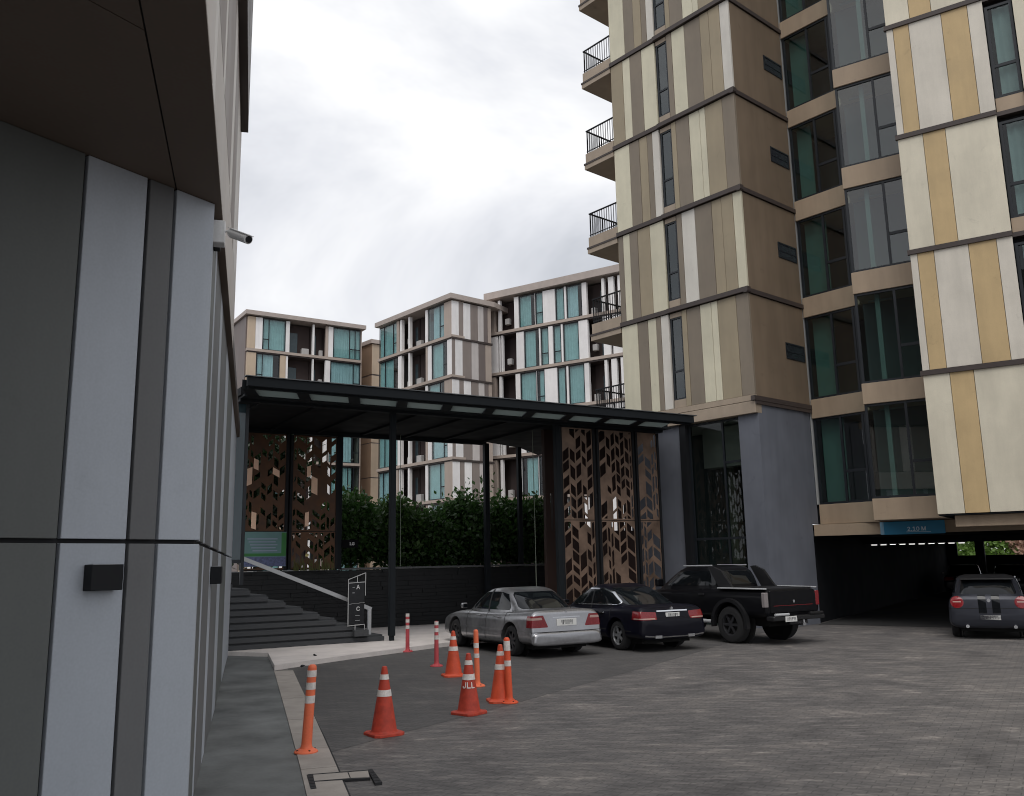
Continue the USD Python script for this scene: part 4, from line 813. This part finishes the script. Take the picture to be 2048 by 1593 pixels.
# ------------------------------------------------------------------ vehicles
def manifold(v, f):
    q = manifold3d.Manifold(manifold3d.Mesh(vert_properties=np.asarray(v, np.float32), tri_verts=np.asarray(f, np.uint32)))
    return q
def loft(rings):
    """Closed loft of equal rings (each n x 3), capped at both ends."""
    n = len(rings[0]); v = np.vstack(rings + [rings[0].mean(0)[None], rings[-1].mean(0)[None]]); f = []; i = np.arange(n); j = (i + 1) % n
    for k in range(len(rings) - 1):
        a, b = k * n, (k + 1) * n; f += [np.c_[a + i, a + j, b + j], np.c_[a + i, b + j, b + i]]
    c0, c1 = len(rings) * n, len(rings) * n + 1
    f += [np.c_[j, i, np.full(n, c0)], np.c_[(len(rings) - 1) * n + i, (len(rings) - 1) * n + j, np.full(n, c1)]]
    f = np.vstack(f); tm = trimesh.Trimesh(v, f, process=False)
    if tm.volume < 0: f = f[:, ::-1]
    return manifold(v, f)
def sup(n, e):
    t = np.arange(n) / n * 2 * PI + PI / n; c, s = np.cos(t), np.sin(t); return np.sign(c) * np.abs(c) ** (2 / e), np.sign(s) * np.abs(s) ** (2 / e)
def body_loft(st, grow=0.0, e=7.5, n=72, tumble=.075, N=90):
    """st: rows of (x, z bottom, z top, half width); x runs forward."""
    st = np.array(st, float); x = np.unique(np.r_[st[:, 0], np.linspace(st[0, 0], st[-1, 0], N)]); I = [PchipInterpolator(st[:, 0], st[:, k]) for k in (1, 2, 3)]; rings = []
    cy, cz = sup(n, e)
    for q in x:
        zb, zt, w_ = (float(i_(q)) for i_ in I); zb -= grow; zt += grow; w_ += grow
        zz = (zb + zt) / 2 + cz * (zt - zb) / 2; tt = np.clip((zz - (zb + .45 * (zt - zb))) / (.55 * (zt - zb)), 0, 1); low = np.clip(((zb + .3 * (zt - zb)) - zz) / (.3 * (zt - zb)), 0, 1)
        yy = cy * w_ * (1 - tumble * tt ** 1.6 - .06 * low ** 2)
        rings.append(np.c_[np.full(n, q), yy, zz])
    rings[0][:, 0] -= grow; rings[-1][:, 0] += grow
    return loft(rings)
def green_loft(rows, grow=0.0, e=5.0, n=64):
    """rows of (z, x rear, x front, half width)."""
    rows = np.array(rows, float); cx, cy = sup(n, e); rings = []
    for z, xr, xf_, w_ in rows:
        xr -= grow; xf_ += grow; w_ += grow
        xx = (xr + xf_) / 2 + cx * (xf_ - xr) / 2; bow = 1 - .07 * np.abs((xx - (xr + xf_) / 2) / ((xf_ - xr) / 2)) ** 2
        rings.append(np.c_[xx, cy * w_ * bow, np.full(n, z)])
    rings[-1][:, 2] += grow
    return loft(rings)
def ext(poly, axis, a, b):
    q = manifold3d.CrossSection([np.asarray(poly, float)], manifold3d.FillRule.NonZero).extrude(b - a)
    if axis == 'y': return q.transform(np.array([[1, 0, 0, 0], [0, 0, 1, a], [0, 1, 0, 0]], float)) if False else q.rotate((90, 0, 0)).translate((0, b, 0))
    if axis == 'x': return q.transform(np.array([[0, 0, 1, a], [1, 0, 0, 0], [0, 1, 0, 0]], float))   # polygon in (y, z)
    return q.translate((0, 0, a))
def mbox(x0, x1, y0, y1, z0, z1): return manifold3d.Manifold.cube((x1 - x0, y1 - y0, z1 - z0)).translate((x0, y0, z0))
def ycyl(x, z, r, y0, y1, n=40): return manifold3d.Manifold.cylinder(y1 - y0, r, r, n).rotate((90, 0, 0)).translate((x, y1, z))
def rsq(poly, r=.04):
    p = sg.Polygon(poly).buffer(-r).buffer(r, quad_segs=6); return np.array(p.exterior.coords)[:-1] if p.exterior.is_ccw else np.array(p.exterior.coords)[:-1][::-1]
tyre_mat = M('black_tyre', (.018, .018, .019), .8, scale=20)
rim_silver = M('silver_rim', (.45, .46, .47), .35, metal=.8)
rim_dark = M('dark_rim', (.06, .06, .065), .35, metal=.6)
well_mat = M('wheel_well', (.008, .008, .008), .9)
car_glass = usdkit.material(stage, '/World/Looks/car_glass', {'p': ('principled_bsdf', {'base_color': (.005, .006, .007), 'roughness': .03, 'specular_ior_level': .4})}, [], surface='p.BSDF')
lens_red = M('red_tail_lens', (.18, .006, .009), .18, scale=20, var=.15, spec=.5, coat=.2)
lens_pale = M('pale_lens', (.36, .24, .21), .2)
lens_clear = M('clear_lens', (.45, .46, .47), .15)
chrome = M('chrome_trim', (.65, .66, .68), .15, metal=1.0, var=.03)
plate_mat = M('number_plate', (.62, .62, .60), .5)
ink = M('plate_ink', (.03, .03, .04), .6)
def carpaint(name, c, metal, rough=.32):
    return usdkit.material(stage, '/World/Looks/' + name, {'g': ('geometry', {}), 'n': ('noise_texture', {'scale': 2.0, 'detail': 5.0}), 'r': ('map_range', {'from_min': .3, 'from_max': .7, 'to_min': rough - .06, 'to_max': rough + .10}), 'p': ('principled_bsdf', {'base_color': c, 'metallic': metal, 'specular_ior_level': .15, 'coat_weight': .12, 'coat_roughness': .06})},
                           [('g.position', 'n.vector'), ('n.fac', 'r.value'), ('r.result', 'p.roughness')], surface='p.BSDF')
silver = carpaint('silver_paint', (.37, .37, .38), .88, .27)
blackp = carpaint('black_paint', (.003, .003, .004), .0, .36)
navy = carpaint('dark_navy_paint', (.003, .003, .007), .0, .34)
greyp = carpaint('dark_grey_paint', (.034, .036, .045), .4)
def wheel(th, x, y, r, w_, side, rim, spokes=7, rimr=.66):
    prof = [(r * rimr, -w_ / 2), (r * .86, -w_ / 2), (r * .96, -w_ / 2 + .02), (r, -w_ / 2 + .05), (r, w_ / 2 - .05), (r * .96, w_ / 2 - .02), (r * .86, w_ / 2), (r * rimr, w_ / 2)]
    def place(q):
        v, f = VF(q); return np.c_[v[:, 0] + x, side * v[:, 2] + y, v[:, 1] + r], (f if side < 0 else f[:, ::-1])
    p = th.part('wheel', place(lathe(prof, 40)), tyre_mat, smooth=40)
    R_ = r * rimr
    ms = [lathe([(R_ + .004, w_ / 2 - .012), (R_ - .02, w_ / 2 - .02), (R_ - .03, w_ / 2 - .05), (R_ - .03, -w_ / 2)], 40), lathe([(0, w_ / 2 - .035), (.06, w_ / 2 - .03), (.065, w_ / 2 - .06), (0, w_ / 2 - .06)], 24)]
    for k in range(spokes):
        a = k / spokes * 2 * PI; c, s_ = math.cos(a), math.sin(a); q = box(.04, R_ - .02, -.028, .028, w_ / 2 - .06, w_ / 2 - .03); v, f = VF(q); ms.append((np.c_[v[:, 0] * c - v[:, 1] * s_, v[:, 0] * s_ + v[:, 1] * c, v[:, 2]], f))
    th.part('rim', place(cat(*ms)), rim, parent=p, smooth=30)
    th.part('brake_disc', place(lathe([(0, w_ / 2 - .09), (R_ * .93, w_ / 2 - .09)], 32)), well_mat, parent=p)
def bars_text(th, parent, x, y0, y1, z0, z1, seed):
    r = random.Random(seed); q = []; y = y0
    while y < y1 - .02:
        w_ = r.choice((.028, .034, .04)); 
        q += [box(x - .003, x, y, y + .008, z0, z1), box(x - .003, x, y + w_ - .012, y + w_ - .004, z0 + (z1 - z0) * r.choice((0, .4)), z1)] + ([box(x - .003, x, y, y + w_ - .004, z1 - .008, z1)] if r.random() < .6 else [])
        y += w_ + .012
    th.part('plate_marks', cat(*q), ink, parent=parent)
def sedan(label, pos, heading, paint, kind):
    t = Th('parked_sedan', label, 'car', (pos[0], pos[1], .006), heading, local=True)
    if kind == 'old':
        st = [(0, .30, .485, .80), (.012, .275, .515, .84), (.035, .262, .53, .868), (.075, .255, .55, .878), (.09, .25, .90, .880), (.12, .25, .955, .882), (.17, .25, .985, .884), (.30, .26, .985, .885), (.95, .24, .965, .895), (1.6, .21, .935, .90), (2.6, .20, .915, .90), (3.35, .20, .90, .895), (3.7, .21, .88, .89), (4.2, .23, .82, .87), (4.55, .25, .74, .83), (4.72, .28, .66, .76), (4.79, .34, .56, .66)]
        gr = [(.86, .50, 3.62, .80), (.93, .66, 3.52, .785), (1.02, .83, 3.36, .765), (1.14, 1.02, 3.14, .735), (1.26, 1.24, 2.90, .695), (1.34, 1.42, 2.70, .66), (1.39, 1.58, 2.52, .62), (1.42, 1.76, 2.34, .56), (1.435, 1.98, 2.14, .42)]
        win = rsq([(1.20, .965), (3.13, .945), (2.92, 1.10), (2.62, 1.285), (2.45, 1.335), (1.75, 1.345), (1.50, 1.30), (1.34, 1.15)], .05)
        rw = rsq([(-.66, .995), (.66, .995), (.575, 1.28), (.50, 1.345), (-.50, 1.345), (-.575, 1.28)], .05)
    else:
        st = [(0, .36, .64, .76), (.015, .32, .70, .83), (.05, .285, .74, .872), (.09, .27, .88, .888), (.13, .26, .955, .897), (.20, .255, .985, .90), (.35, .25, 1.0, .91), (.95, .23, .985, .92), (1.6, .20, .95, .92), (2.6, .19, .92, .92), (3.4, .19, .91, .915), (3.8, .20, .89, .91), (4.3, .22, .82, .89), (4.65, .25, .73, .84), (4.82, .28, .64, .76), (4.88, .34, .56, .66)]
        gr = [(.86, .42, 3.72, .82), (.95, .62, 3.55, .80), (1.04, .86, 3.36, .775), (1.16, 1.14, 3.10, .74), (1.28, 1.44, 2.84, .70), (1.36, 1.68, 2.62, .66), (1.41, 1.88, 2.44, .61), (1.44, 2.08, 2.26, .50), (1.447, 2.2, 2.24, .3)]
        win = rsq([(.98, 1.02), (1.25, .985), (3.2, .955), (2.95, 1.12), (2.65, 1.30), (2.45, 1.36), (1.85, 1.365), (1.5, 1.28)], .04)
        rw = rsq([(-.68, 1.0), (.68, 1.0), (.58, 1.28), (.50, 1.37), (-.50, 1.37), (-.58, 1.28)], .05)
    low, lowg, gh, ghg = body_loft(st), body_loft(st, .006), green_loft(gr), green_loft(gr, .006)
    lowc = lowg - low; 
    wr = .325; xa, xb = 1.02, 3.86 if kind == 'old' else 3.9
    body = low + gh
    for x in (xa, xb):
        for y0, y1 in ((-1.1, -.60), (.60, 1.1)): body = body - ycyl(x, wr + .01, .395, y0, y1)
    body = body - mbox(-.1, 5, -.70, .70, -.1, .24) if False else body
    bp = t.part('body', body, paint, smooth=32)
    shell = ghg - gh
    side = ext(win, 'y', -1.2, 1.2)
    sh = (shell ^ side)
    for s_, nm in ((-1, 'side_window'), (1, 'side_window')):
        q = sh ^ mbox(-1, 6, 0 if s_ > 0 else -2, 2 if s_ > 0 else 0, 0, 3)
        t.part(nm, q, car_glass, smooth=35)
    t.part('rear_window', shell ^ ext(rw, 'x', -.5, 1.9), car_glass, smooth=35)
    t.part('windscreen', shell ^ ext(rsq([(-.68, .95), (.68, .95), (.56, 1.34), (-.56, 1.34)], .05), 'x', 2.3, 4.2), car_glass, smooth=35)
    # pillars between the side windows
    for s_ in (-1, 1):
        t.part('window_pillar', (green_loft(gr, .009) - ghg) ^ mbox(2.16, 2.22, 0 if s_ > 0 else -2, 2 if s_ > 0 else 0, .9, 1.40), M('black_trim', (.01, .01, .011), .4))
    if kind != 'old':
        sl = ext(win, 'y', -1.2, 1.2) - ext(np.array(sg.Polygon(win).buffer(-.025).exterior.coords)[:-1][::1 if sg.Polygon(win).buffer(-.025).exterior.is_ccw else -1], 'y', -1.3, 1.3)
        t.part('window_trim', (green_loft(gr, .010) - gh) ^ sl, chrome, smooth=35)
    # door seams
    seam = M('door_seam', (.02, .02, .02), .8)
    sm = []
    for x in (1.28, 2.19, 3.18): sm.append((body_loft(st, .003) - low) ^ mbox(x - .006, x + .006, -2, 2, .30, .95))
    whl = ycyl(xa, wr + .01, .40, -1.2, 1.2) + ycyl(xb, wr + .01, .40, -1.2, 1.2)
    t.part('door_seam', sum(sm[1:], sm[0]) - whl, seam)
    t.part('rub_strip', ((body_loft(st, .010) - low) ^ mbox(.10, 4.4, -2, 2, .50, .545)) - whl if kind == 'old' else ((body_loft(st, .004) - low) ^ mbox(.4, 4.4, -2, 2, .44, .455)) - whl, paint if kind == 'old' else seam, smooth=35)
    for s_ in (-1, 1):
        for x in (1.5, 2.42): t.part('door_handle', cbox(x, x + .2, s_ * .885, s_ * .925, .80, .83, .008), paint if kind == 'old' else chrome)
        mp = t.part('wing_mirror', cbox(3.10, 3.22, s_ * .87, s_ * 1.03, .95, 1.07, .03), paint)
        t.part('mirror_glass', cbox(3.09, 3.099, s_ * .89, s_ * 1.01, .965, 1.055, .003), car_glass, parent=mp)
    rear = mbox(-.2, .6, -2, 2, 0, 2)
    if kind == 'old':
        for s_ in (-1, 1):
            q = (lowg - low) ^ ext(rsq([(s_ * .46, .635), (s_ * 1.0, .635), (s_ * 1.0, .875), (s_ * .58, .885)][::1 if s_ > 0 else -1], .02), 'x', -.2, .30)
            lp = t.part('tail_light', q, lens_red, smooth=35)
            t.part('indicator', ((body_loft(st, .009) - lowg) ^ ext(rsq([(s_ * .60, .795), (s_ * .97, .79), (s_ * .97, .835), (s_ * .62, .845)][::1 if s_ > 0 else -1], .01), 'x', -.2, .28)), lens_pale, parent=lp, smooth=35)
        t.part('boot_chrome', (body_loft(st, .012) - low) ^ mbox(-.1, .3, -.34, .34, .825, .845), chrome)
        pl = t.part('number_plate', cbox(.070, .088, -.25, .25, .655, .80, .004), plate_mat); bars_text(t, pl, .070, -.15, .16, .685, .775, 4)
        t.part('bumper_seam', (body_loft(st, .004) - low) ^ mbox(-.1, .62, -2, 2, .535, .547), seam)
    else:
        for s_ in (-1, 1):
            q = (lowg - low) ^ ext(rsq([(s_ * .46, .70), (s_ * 1.0, .70), (s_ * 1.0, .89), (s_ * .44, .86)][::1 if s_ > 0 else -1], .03), 'x', -.2, .36)
            lp = t.part('tail_light', q, lens_red, smooth=35)
            t.part('indicator', ((body_loft(st, .009) - lowg) ^ ext(rsq([(s_ * .5, .71), (s_ * .95, .71), (s_ * .95, .735), (s_ * .5, .735)][::1 if s_ > 0 else -1], .008), 'x', -.2, .3)), lens_pale, parent=lp, smooth=35)
        t.part('boot_chrome', (body_loft(st, .016) - low) ^ mbox(-.1, .3, -.42, .42, .865, .895), chrome)
        pl = t.part('number_plate', cbox(.055, .075, -.19, .19, .72, .84, .004), plate_mat); bars_text(t, pl, .055, -.13, .14, .745, .82, 9)
        t.part('bumper_chrome', (body_loft(st, .012) - low) ^ ext(rsq([(-.80, .345), (-.4, .31), (.4, .31), (.80, .345), (.80, .375), (.4, .335), (-.4, .335), (-.80, .375)], .003), 'x', -.2, .20), chrome)
        for s_ in (-1, 1): t.part('exhaust_tip', box(-.005, .06, s_ * .45 - .09, s_ * .45 + .09, .30, .36), chrome)
    t.part('emblem', tube((.10 if kind == 'old' else .085, 0, .93), (.14, 0, .93), .035, 16), chrome)
    t.part('underbody', box(.35, 4.5, -.66, .66, .17, .30), well_mat)
    for x in (xa, xb):
        for s_ in (-1, 1):
            wheel(t, x, s_ * .765, wr, .205, s_, rim_dark if kind == 'old' else rim_silver, 7 if kind == 'old' else 5)
            t.part('wheel_arch', ycyl(x, wr + .01, .392, s_ * .60 if s_ > 0 else -.62, .62 if s_ > 0 else -.60), well_mat)
    if kind == 'old': t.part('front_grille', cbox(4.74, 4.80, -.3, .3, .5, .66, .02), chrome)
    return t
def car_pos(px, py, x, y, hd):
    """Origin of a car (rear centre) so that its point (x, y) on the ground stands at the given spot."""
    p = G(px, py); c, s_ = math.cos(hd), math.sin(hd); return (p[0] - (x * c - y * s_), p[1] - (x * s_ + y * c))
HD = math.radians(90 + 29)      # heading, measured from +x
sedan('silver sedan with plain rear plate parked nearest the cones', car_pos(1024, 1313, 1.02, .84, HD), HD, silver, 'old')
HD2 = math.radians(90 + 27)
sedan('glossy black sedan with chrome boot strip parked between silver sedan and pickup', car_pos(1237, 1301, 1.02, .85, HD2), HD2, navy, 'new')

def pickup(label, pos, heading):
    t = Th('pickup_truck', label, 'pickup truck', (pos[0], pos[1], .006), heading, local=True); BT = M('black_trim', (.01, .01, .011), .4)
    st = [(0.0, .66, 1.22, .84), (.02, .62, 1.265, .90), (.08, .60, 1.275, .92), (1.5, .56, 1.275, .93), (2.6, .54, 1.27, .93), (3.7, .54, 1.26, .925), (4.0, .54, 1.22, .92), (4.7, .58, 1.14, .90), (5.1, .64, 1.04, .86), (5.25, .70, .96, .78)]
    gr = [(1.20, 1.52, 4.15, .83), (1.28, 1.55, 4.02, .815), (1.40, 1.60, 3.82, .79), (1.55, 1.66, 3.58, .75), (1.68, 1.74, 3.36, .705), (1.76, 1.84, 3.18, .66), (1.81, 2.0, 2.98, .58), (1.83, 2.2, 2.8, .42)]
    low, gh, ghg = body_loft(st, 0, 6.5, 56, .06), green_loft(gr), green_loft(gr, .007)
    wr = .43; xa, xb = 1.12, 4.32; body = low + gh
    for x in (xa, xb):
        for y0, y1 in ((-1.2, -.62), (.62, 1.2)): body = body - ycyl(x, wr + .02, .52, y0, y1)
    t.part('body', body, blackp, smooth=30)
    sh = (ghg - gh)
    for s_ in (-1, 1):
        t.part('side_window', sh ^ ext(rsq([(1.78, 1.34), (3.62, 1.32), (3.30, 1.58), (3.08, 1.70), (2.0, 1.70), (1.86, 1.62)], .04), 'y', 0 if s_ > 0 else -1.2, 1.2 if s_ > 0 else 0), car_glass, smooth=35)
    t.part('rear_window', sh ^ ext(rsq([(-.62, 1.36), (.62, 1.36), (.56, 1.70), (-.56, 1.70)], .05), 'x', .5, 1.95), car_glass, smooth=35)
    t.part('windscreen', sh ^ ext(rsq([(-.70, 1.32), (.70, 1.32), (.58, 1.72), (-.58, 1.72)], .05), 'x', 2.9, 4.4), car_glass, smooth=35)
    t.part('bed_cover', cbox(.10, 1.56, -.80, .80, 1.26, 1.292, .01), BT)
    for s_ in (-1, 1):
        sail = prism([(1.62, 1.29), (1.14, 1.29), (1.20, 1.33), (1.52, 1.70), (1.82, 1.81), (1.96, 1.79)], 0, .07); v, f = VF(sail)
        t.part('sport_bar', (np.c_[v[:, 0], s_ * (.70 + v[:, 2]), v[:, 1]], f), BT)
        t.part('roof_rail', bar((2.0, s_ * .60, 1.83), (3.05, s_ * .60, 1.83), .03, .03), rail_mat)
        t.part('bed_rail', cbox(.02, 1.56, s_ * .80, s_ * .90, 1.268, 1.30, .008), rail_mat)
        fl = []
        for x in (xa, xb):
            pts = [(x + .60 * math.cos(a), wr + .02 + .60 * math.sin(a)) for a in np.linspace(-.15, PI + .15, 18)] + [(x + .515 * math.cos(a), wr + .02 + .515 * math.sin(a)) for a in np.linspace(PI + .15, -.15, 18)]
            v, f = VF(prism(pts, 0, .11)); t.part('wheel_flare', (np.c_[v[:, 0], s_ * (.895 + v[:, 2]), v[:, 1]], f), BT)
            wheel(t, x, s_ * .83, wr, .28, s_, rim_dark, 6, .60)
            t.part('wheel_arch', ycyl(x, wr + .02, .515, .62 if s_ > 0 else -.66, .66 if s_ > 0 else -.62), well_mat)
        t.part('tail_light', cbox(-.012, .10, s_ * .80, s_ * .925, .86, 1.20, .015), lens_red if s_ < 0 else M('smoked_lens', (.20, .18, .18), .15))
        t.part('side_step', tube((1.75, s_ * .92, .48), (3.7, s_ * .92, .48), .045, 12), rail_mat, smooth=40)
        mp = t.part('wing_mirror', cbox(3.50, 3.64, s_ * .92, s_ * 1.14, 1.30, 1.50, .03), blackp)
        t.part('door_handle', cbox(2.0, 2.2, s_ * .915, s_ * .95, 1.10, 1.14, .008), BT)
    t.part('tailgate', cbox(-.025, .03, -.76, .76, .72, 1.235, .02), blackp)
    t.part('red_stripe', box(-.029, -.0255, -.66, .66, .885, .895), lens_red)
    t.part('emblem', tube((-.032, -.02, .98), (-.02, -.02, .98), .035, 16), chrome)
    bpr = t.part('rear_bumper', cat(cbox(-.20, .05, -.86, .86, .56, .66, .02), cbox(-.17, .02, -.30, .30, .46, .56, .02)), BT)
    for s_ in (-1, 1): t.part('bumper_tube', tube((-.18, s_ * .80, .70), (-.18, s_ * .35, .70), .03, 10), rail_mat if s_ > 0 else BT, parent=bpr)
    pl = t.part('number_plate', cbox(-.215, -.20, .12, .50, .53, .655, .004), plate_mat); bars_text(t, pl, -.215, .17, .45, .56, .63, 12)
    t.part('tow_hitch', cat(box(-.32, -.15, -.05, .05, .44, .50), tube((-.30, 0, .50), (-.30, 0, .57), .028, 10)), chrome)
    t.part('underbody', box(.3, 5.0, -.5, .5, .40, .62), well_mat)
    t.part('rear_axle', tube((xa, -.7, wr), (xa, .7, wr), .07, 10), well_mat)
HD3 = math.radians(90 + 31)
pickup('lifted black pickup truck with flared arches parked next to the tower pier', car_pos(1466, 1287, 1.12, .90, HD3), HD3)

def hatch(label, pos, heading):
    t = Th('parked_hatchback', label, 'car', (pos[0], pos[1], .006), heading, local=True); BT = M('black_trim', (.01, .01, .011), .4)
    st = [(0, .40, .62, .72), (.03, .32, .74, .82), (.08, .27, .92, .86), (.14, .25, 1.0, .875), (.4, .24, 1.02, .89), (1.6, .2, .98, .895), (2.7, .2, .94, .89), (3.3, .22, .90, .87), (3.7, .26, .78, .80), (3.85, .32, .66, .66)]
    gr = [(.90, .10, 3.1, .80), (1.0, .16, 3.0, .785), (1.12, .28, 2.82, .76), (1.26, .42, 2.6, .72), (1.38, .58, 2.4, .67), (1.44, .78, 2.2, .60), (1.475, 1.0, 2.0, .46)]
    low, lowg, gh, ghg = body_loft(st), body_loft(st, .006), green_loft(gr), green_loft(gr, .006)
    body = low + gh
    for x in (.85, 3.2):
        for y0, y1 in ((-1.1, -.6), (.6, 1.1)): body = body - ycyl(x, .32, .385, y0, y1)
    t.part('body', body, greyp, smooth=32)
    sh = ghg - gh
    t.part('rear_window', sh ^ ext(rsq([(-.62, 1.04), (.62, 1.04), (.53, 1.38), (-.53, 1.38)], .05), 'x', -.2, .9), car_glass, smooth=35)
    for s_ in (-1, 1): t.part('side_window', sh ^ ext(rsq([(.55, 1.06), (2.7, 1.0), (2.3, 1.36), (.85, 1.38)], .04), 'y', 0 if s_ > 0 else -1.2, 1.2 if s_ > 0 else 0), car_glass, smooth=35)
    t.part('roof', green_loft(gr, .004) ^ mbox(-1, 5, -2, 2, 1.40, 2), BT, smooth=35)
    for s_ in (-1, 1):
        t.part('stripe', ((body_loft(st, .004) + green_loft(gr, .004)) - (low + gh)) ^ mbox(-.2, .6, min(s_ * .06, s_ * .23), max(s_ * .06, s_ * .23), .60, 1.05), car_glass, smooth=35)
        c = manifold3d.Manifold.cylinder(.6, .145, .145, 32).rotate((0, 90, 0)).scale((1, 1, .95)).translate((-.2, s_ * .68, .86))
        lp = t.part('tail_light', (body_loft(st, .014) - low) ^ c, lens_red, smooth=35)
        t.part('indicator', (body_loft(st, .018) - body_loft(st, .014)) ^ mbox(-.2, .3, s_ * .68 - .09, s_ * .68 + .09, .855, .885), lens_pale, parent=lp)
        t.part('exhaust_tip', tube((-.01, s_ * .5, .30), (.08, s_ * .5, .30), .04, 16), chrome, smooth=40)
        for x in (.85, 3.2):
            wheel(t, x, s_ * .76, .315, .2, s_, rim_dark, 5); t.part('wheel_arch', ycyl(x, .32, .382, .6 if s_ > 0 else -.62, .62 if s_ > 0 else -.6), well_mat)
    t.part('emblem', tube((.06, 0, .90), (.10, 0, .90), .04, 16), chrome)
    pl = t.part('number_plate', cbox(.0, .03, -.22, .22, .45, .57, .004), plate_mat); bars_text(t, pl, .0, -.16, .18, .475, .55, 17)
    t.part('bumper_seam', (body_loft(st, .004) - low) ^ mbox(-.1, .3, -2, 2, .71, .722), well_mat)
    t.part('spoiler', cbox(.40, .68, -.58, .58, 1.37, 1.40, .01), BT)
    t.part('underbody', box(.3, 3.5, -.66, .66, .17, .3), well_mat)
HD4 = math.radians(90 - 27)
hatch('dark grey hatchback with black stripes and round red lights, nosed into the garage', car_pos(1906, 1273, .85, .86, HD4), HD4)
# two dark cars deeper in the garage: copies of the black sedan
src = '/World/parked_sedan_001'
for (u, d, hd, lab) in ((-1.7, -19.5, HD4, 'dark sedan deep in the garage, left of the far pillar'), (-4.0, -17.0, HD4, 'dark sedan deep in the garage at the right, roof just visible')):
    p = GB.P(u, d, .012); pth = numbered('/World', 'parked_sedan'); x = UsdGeom.Xform.Define(stage, pth)
    x.GetPrim().GetReferences().AddInternalReference(src); x.ClearXformOpOrder()
    x.AddTranslateOp(opSuffix='copy').Set(Gf.Vec3d(*p)); x.AddRotateZOp(opSuffix='copy').Set(math.degrees(hd)); x.GetPrim().SetInstanceable(True); tag(x, lab, 'car', 'dark sedans parked deep in the garage')
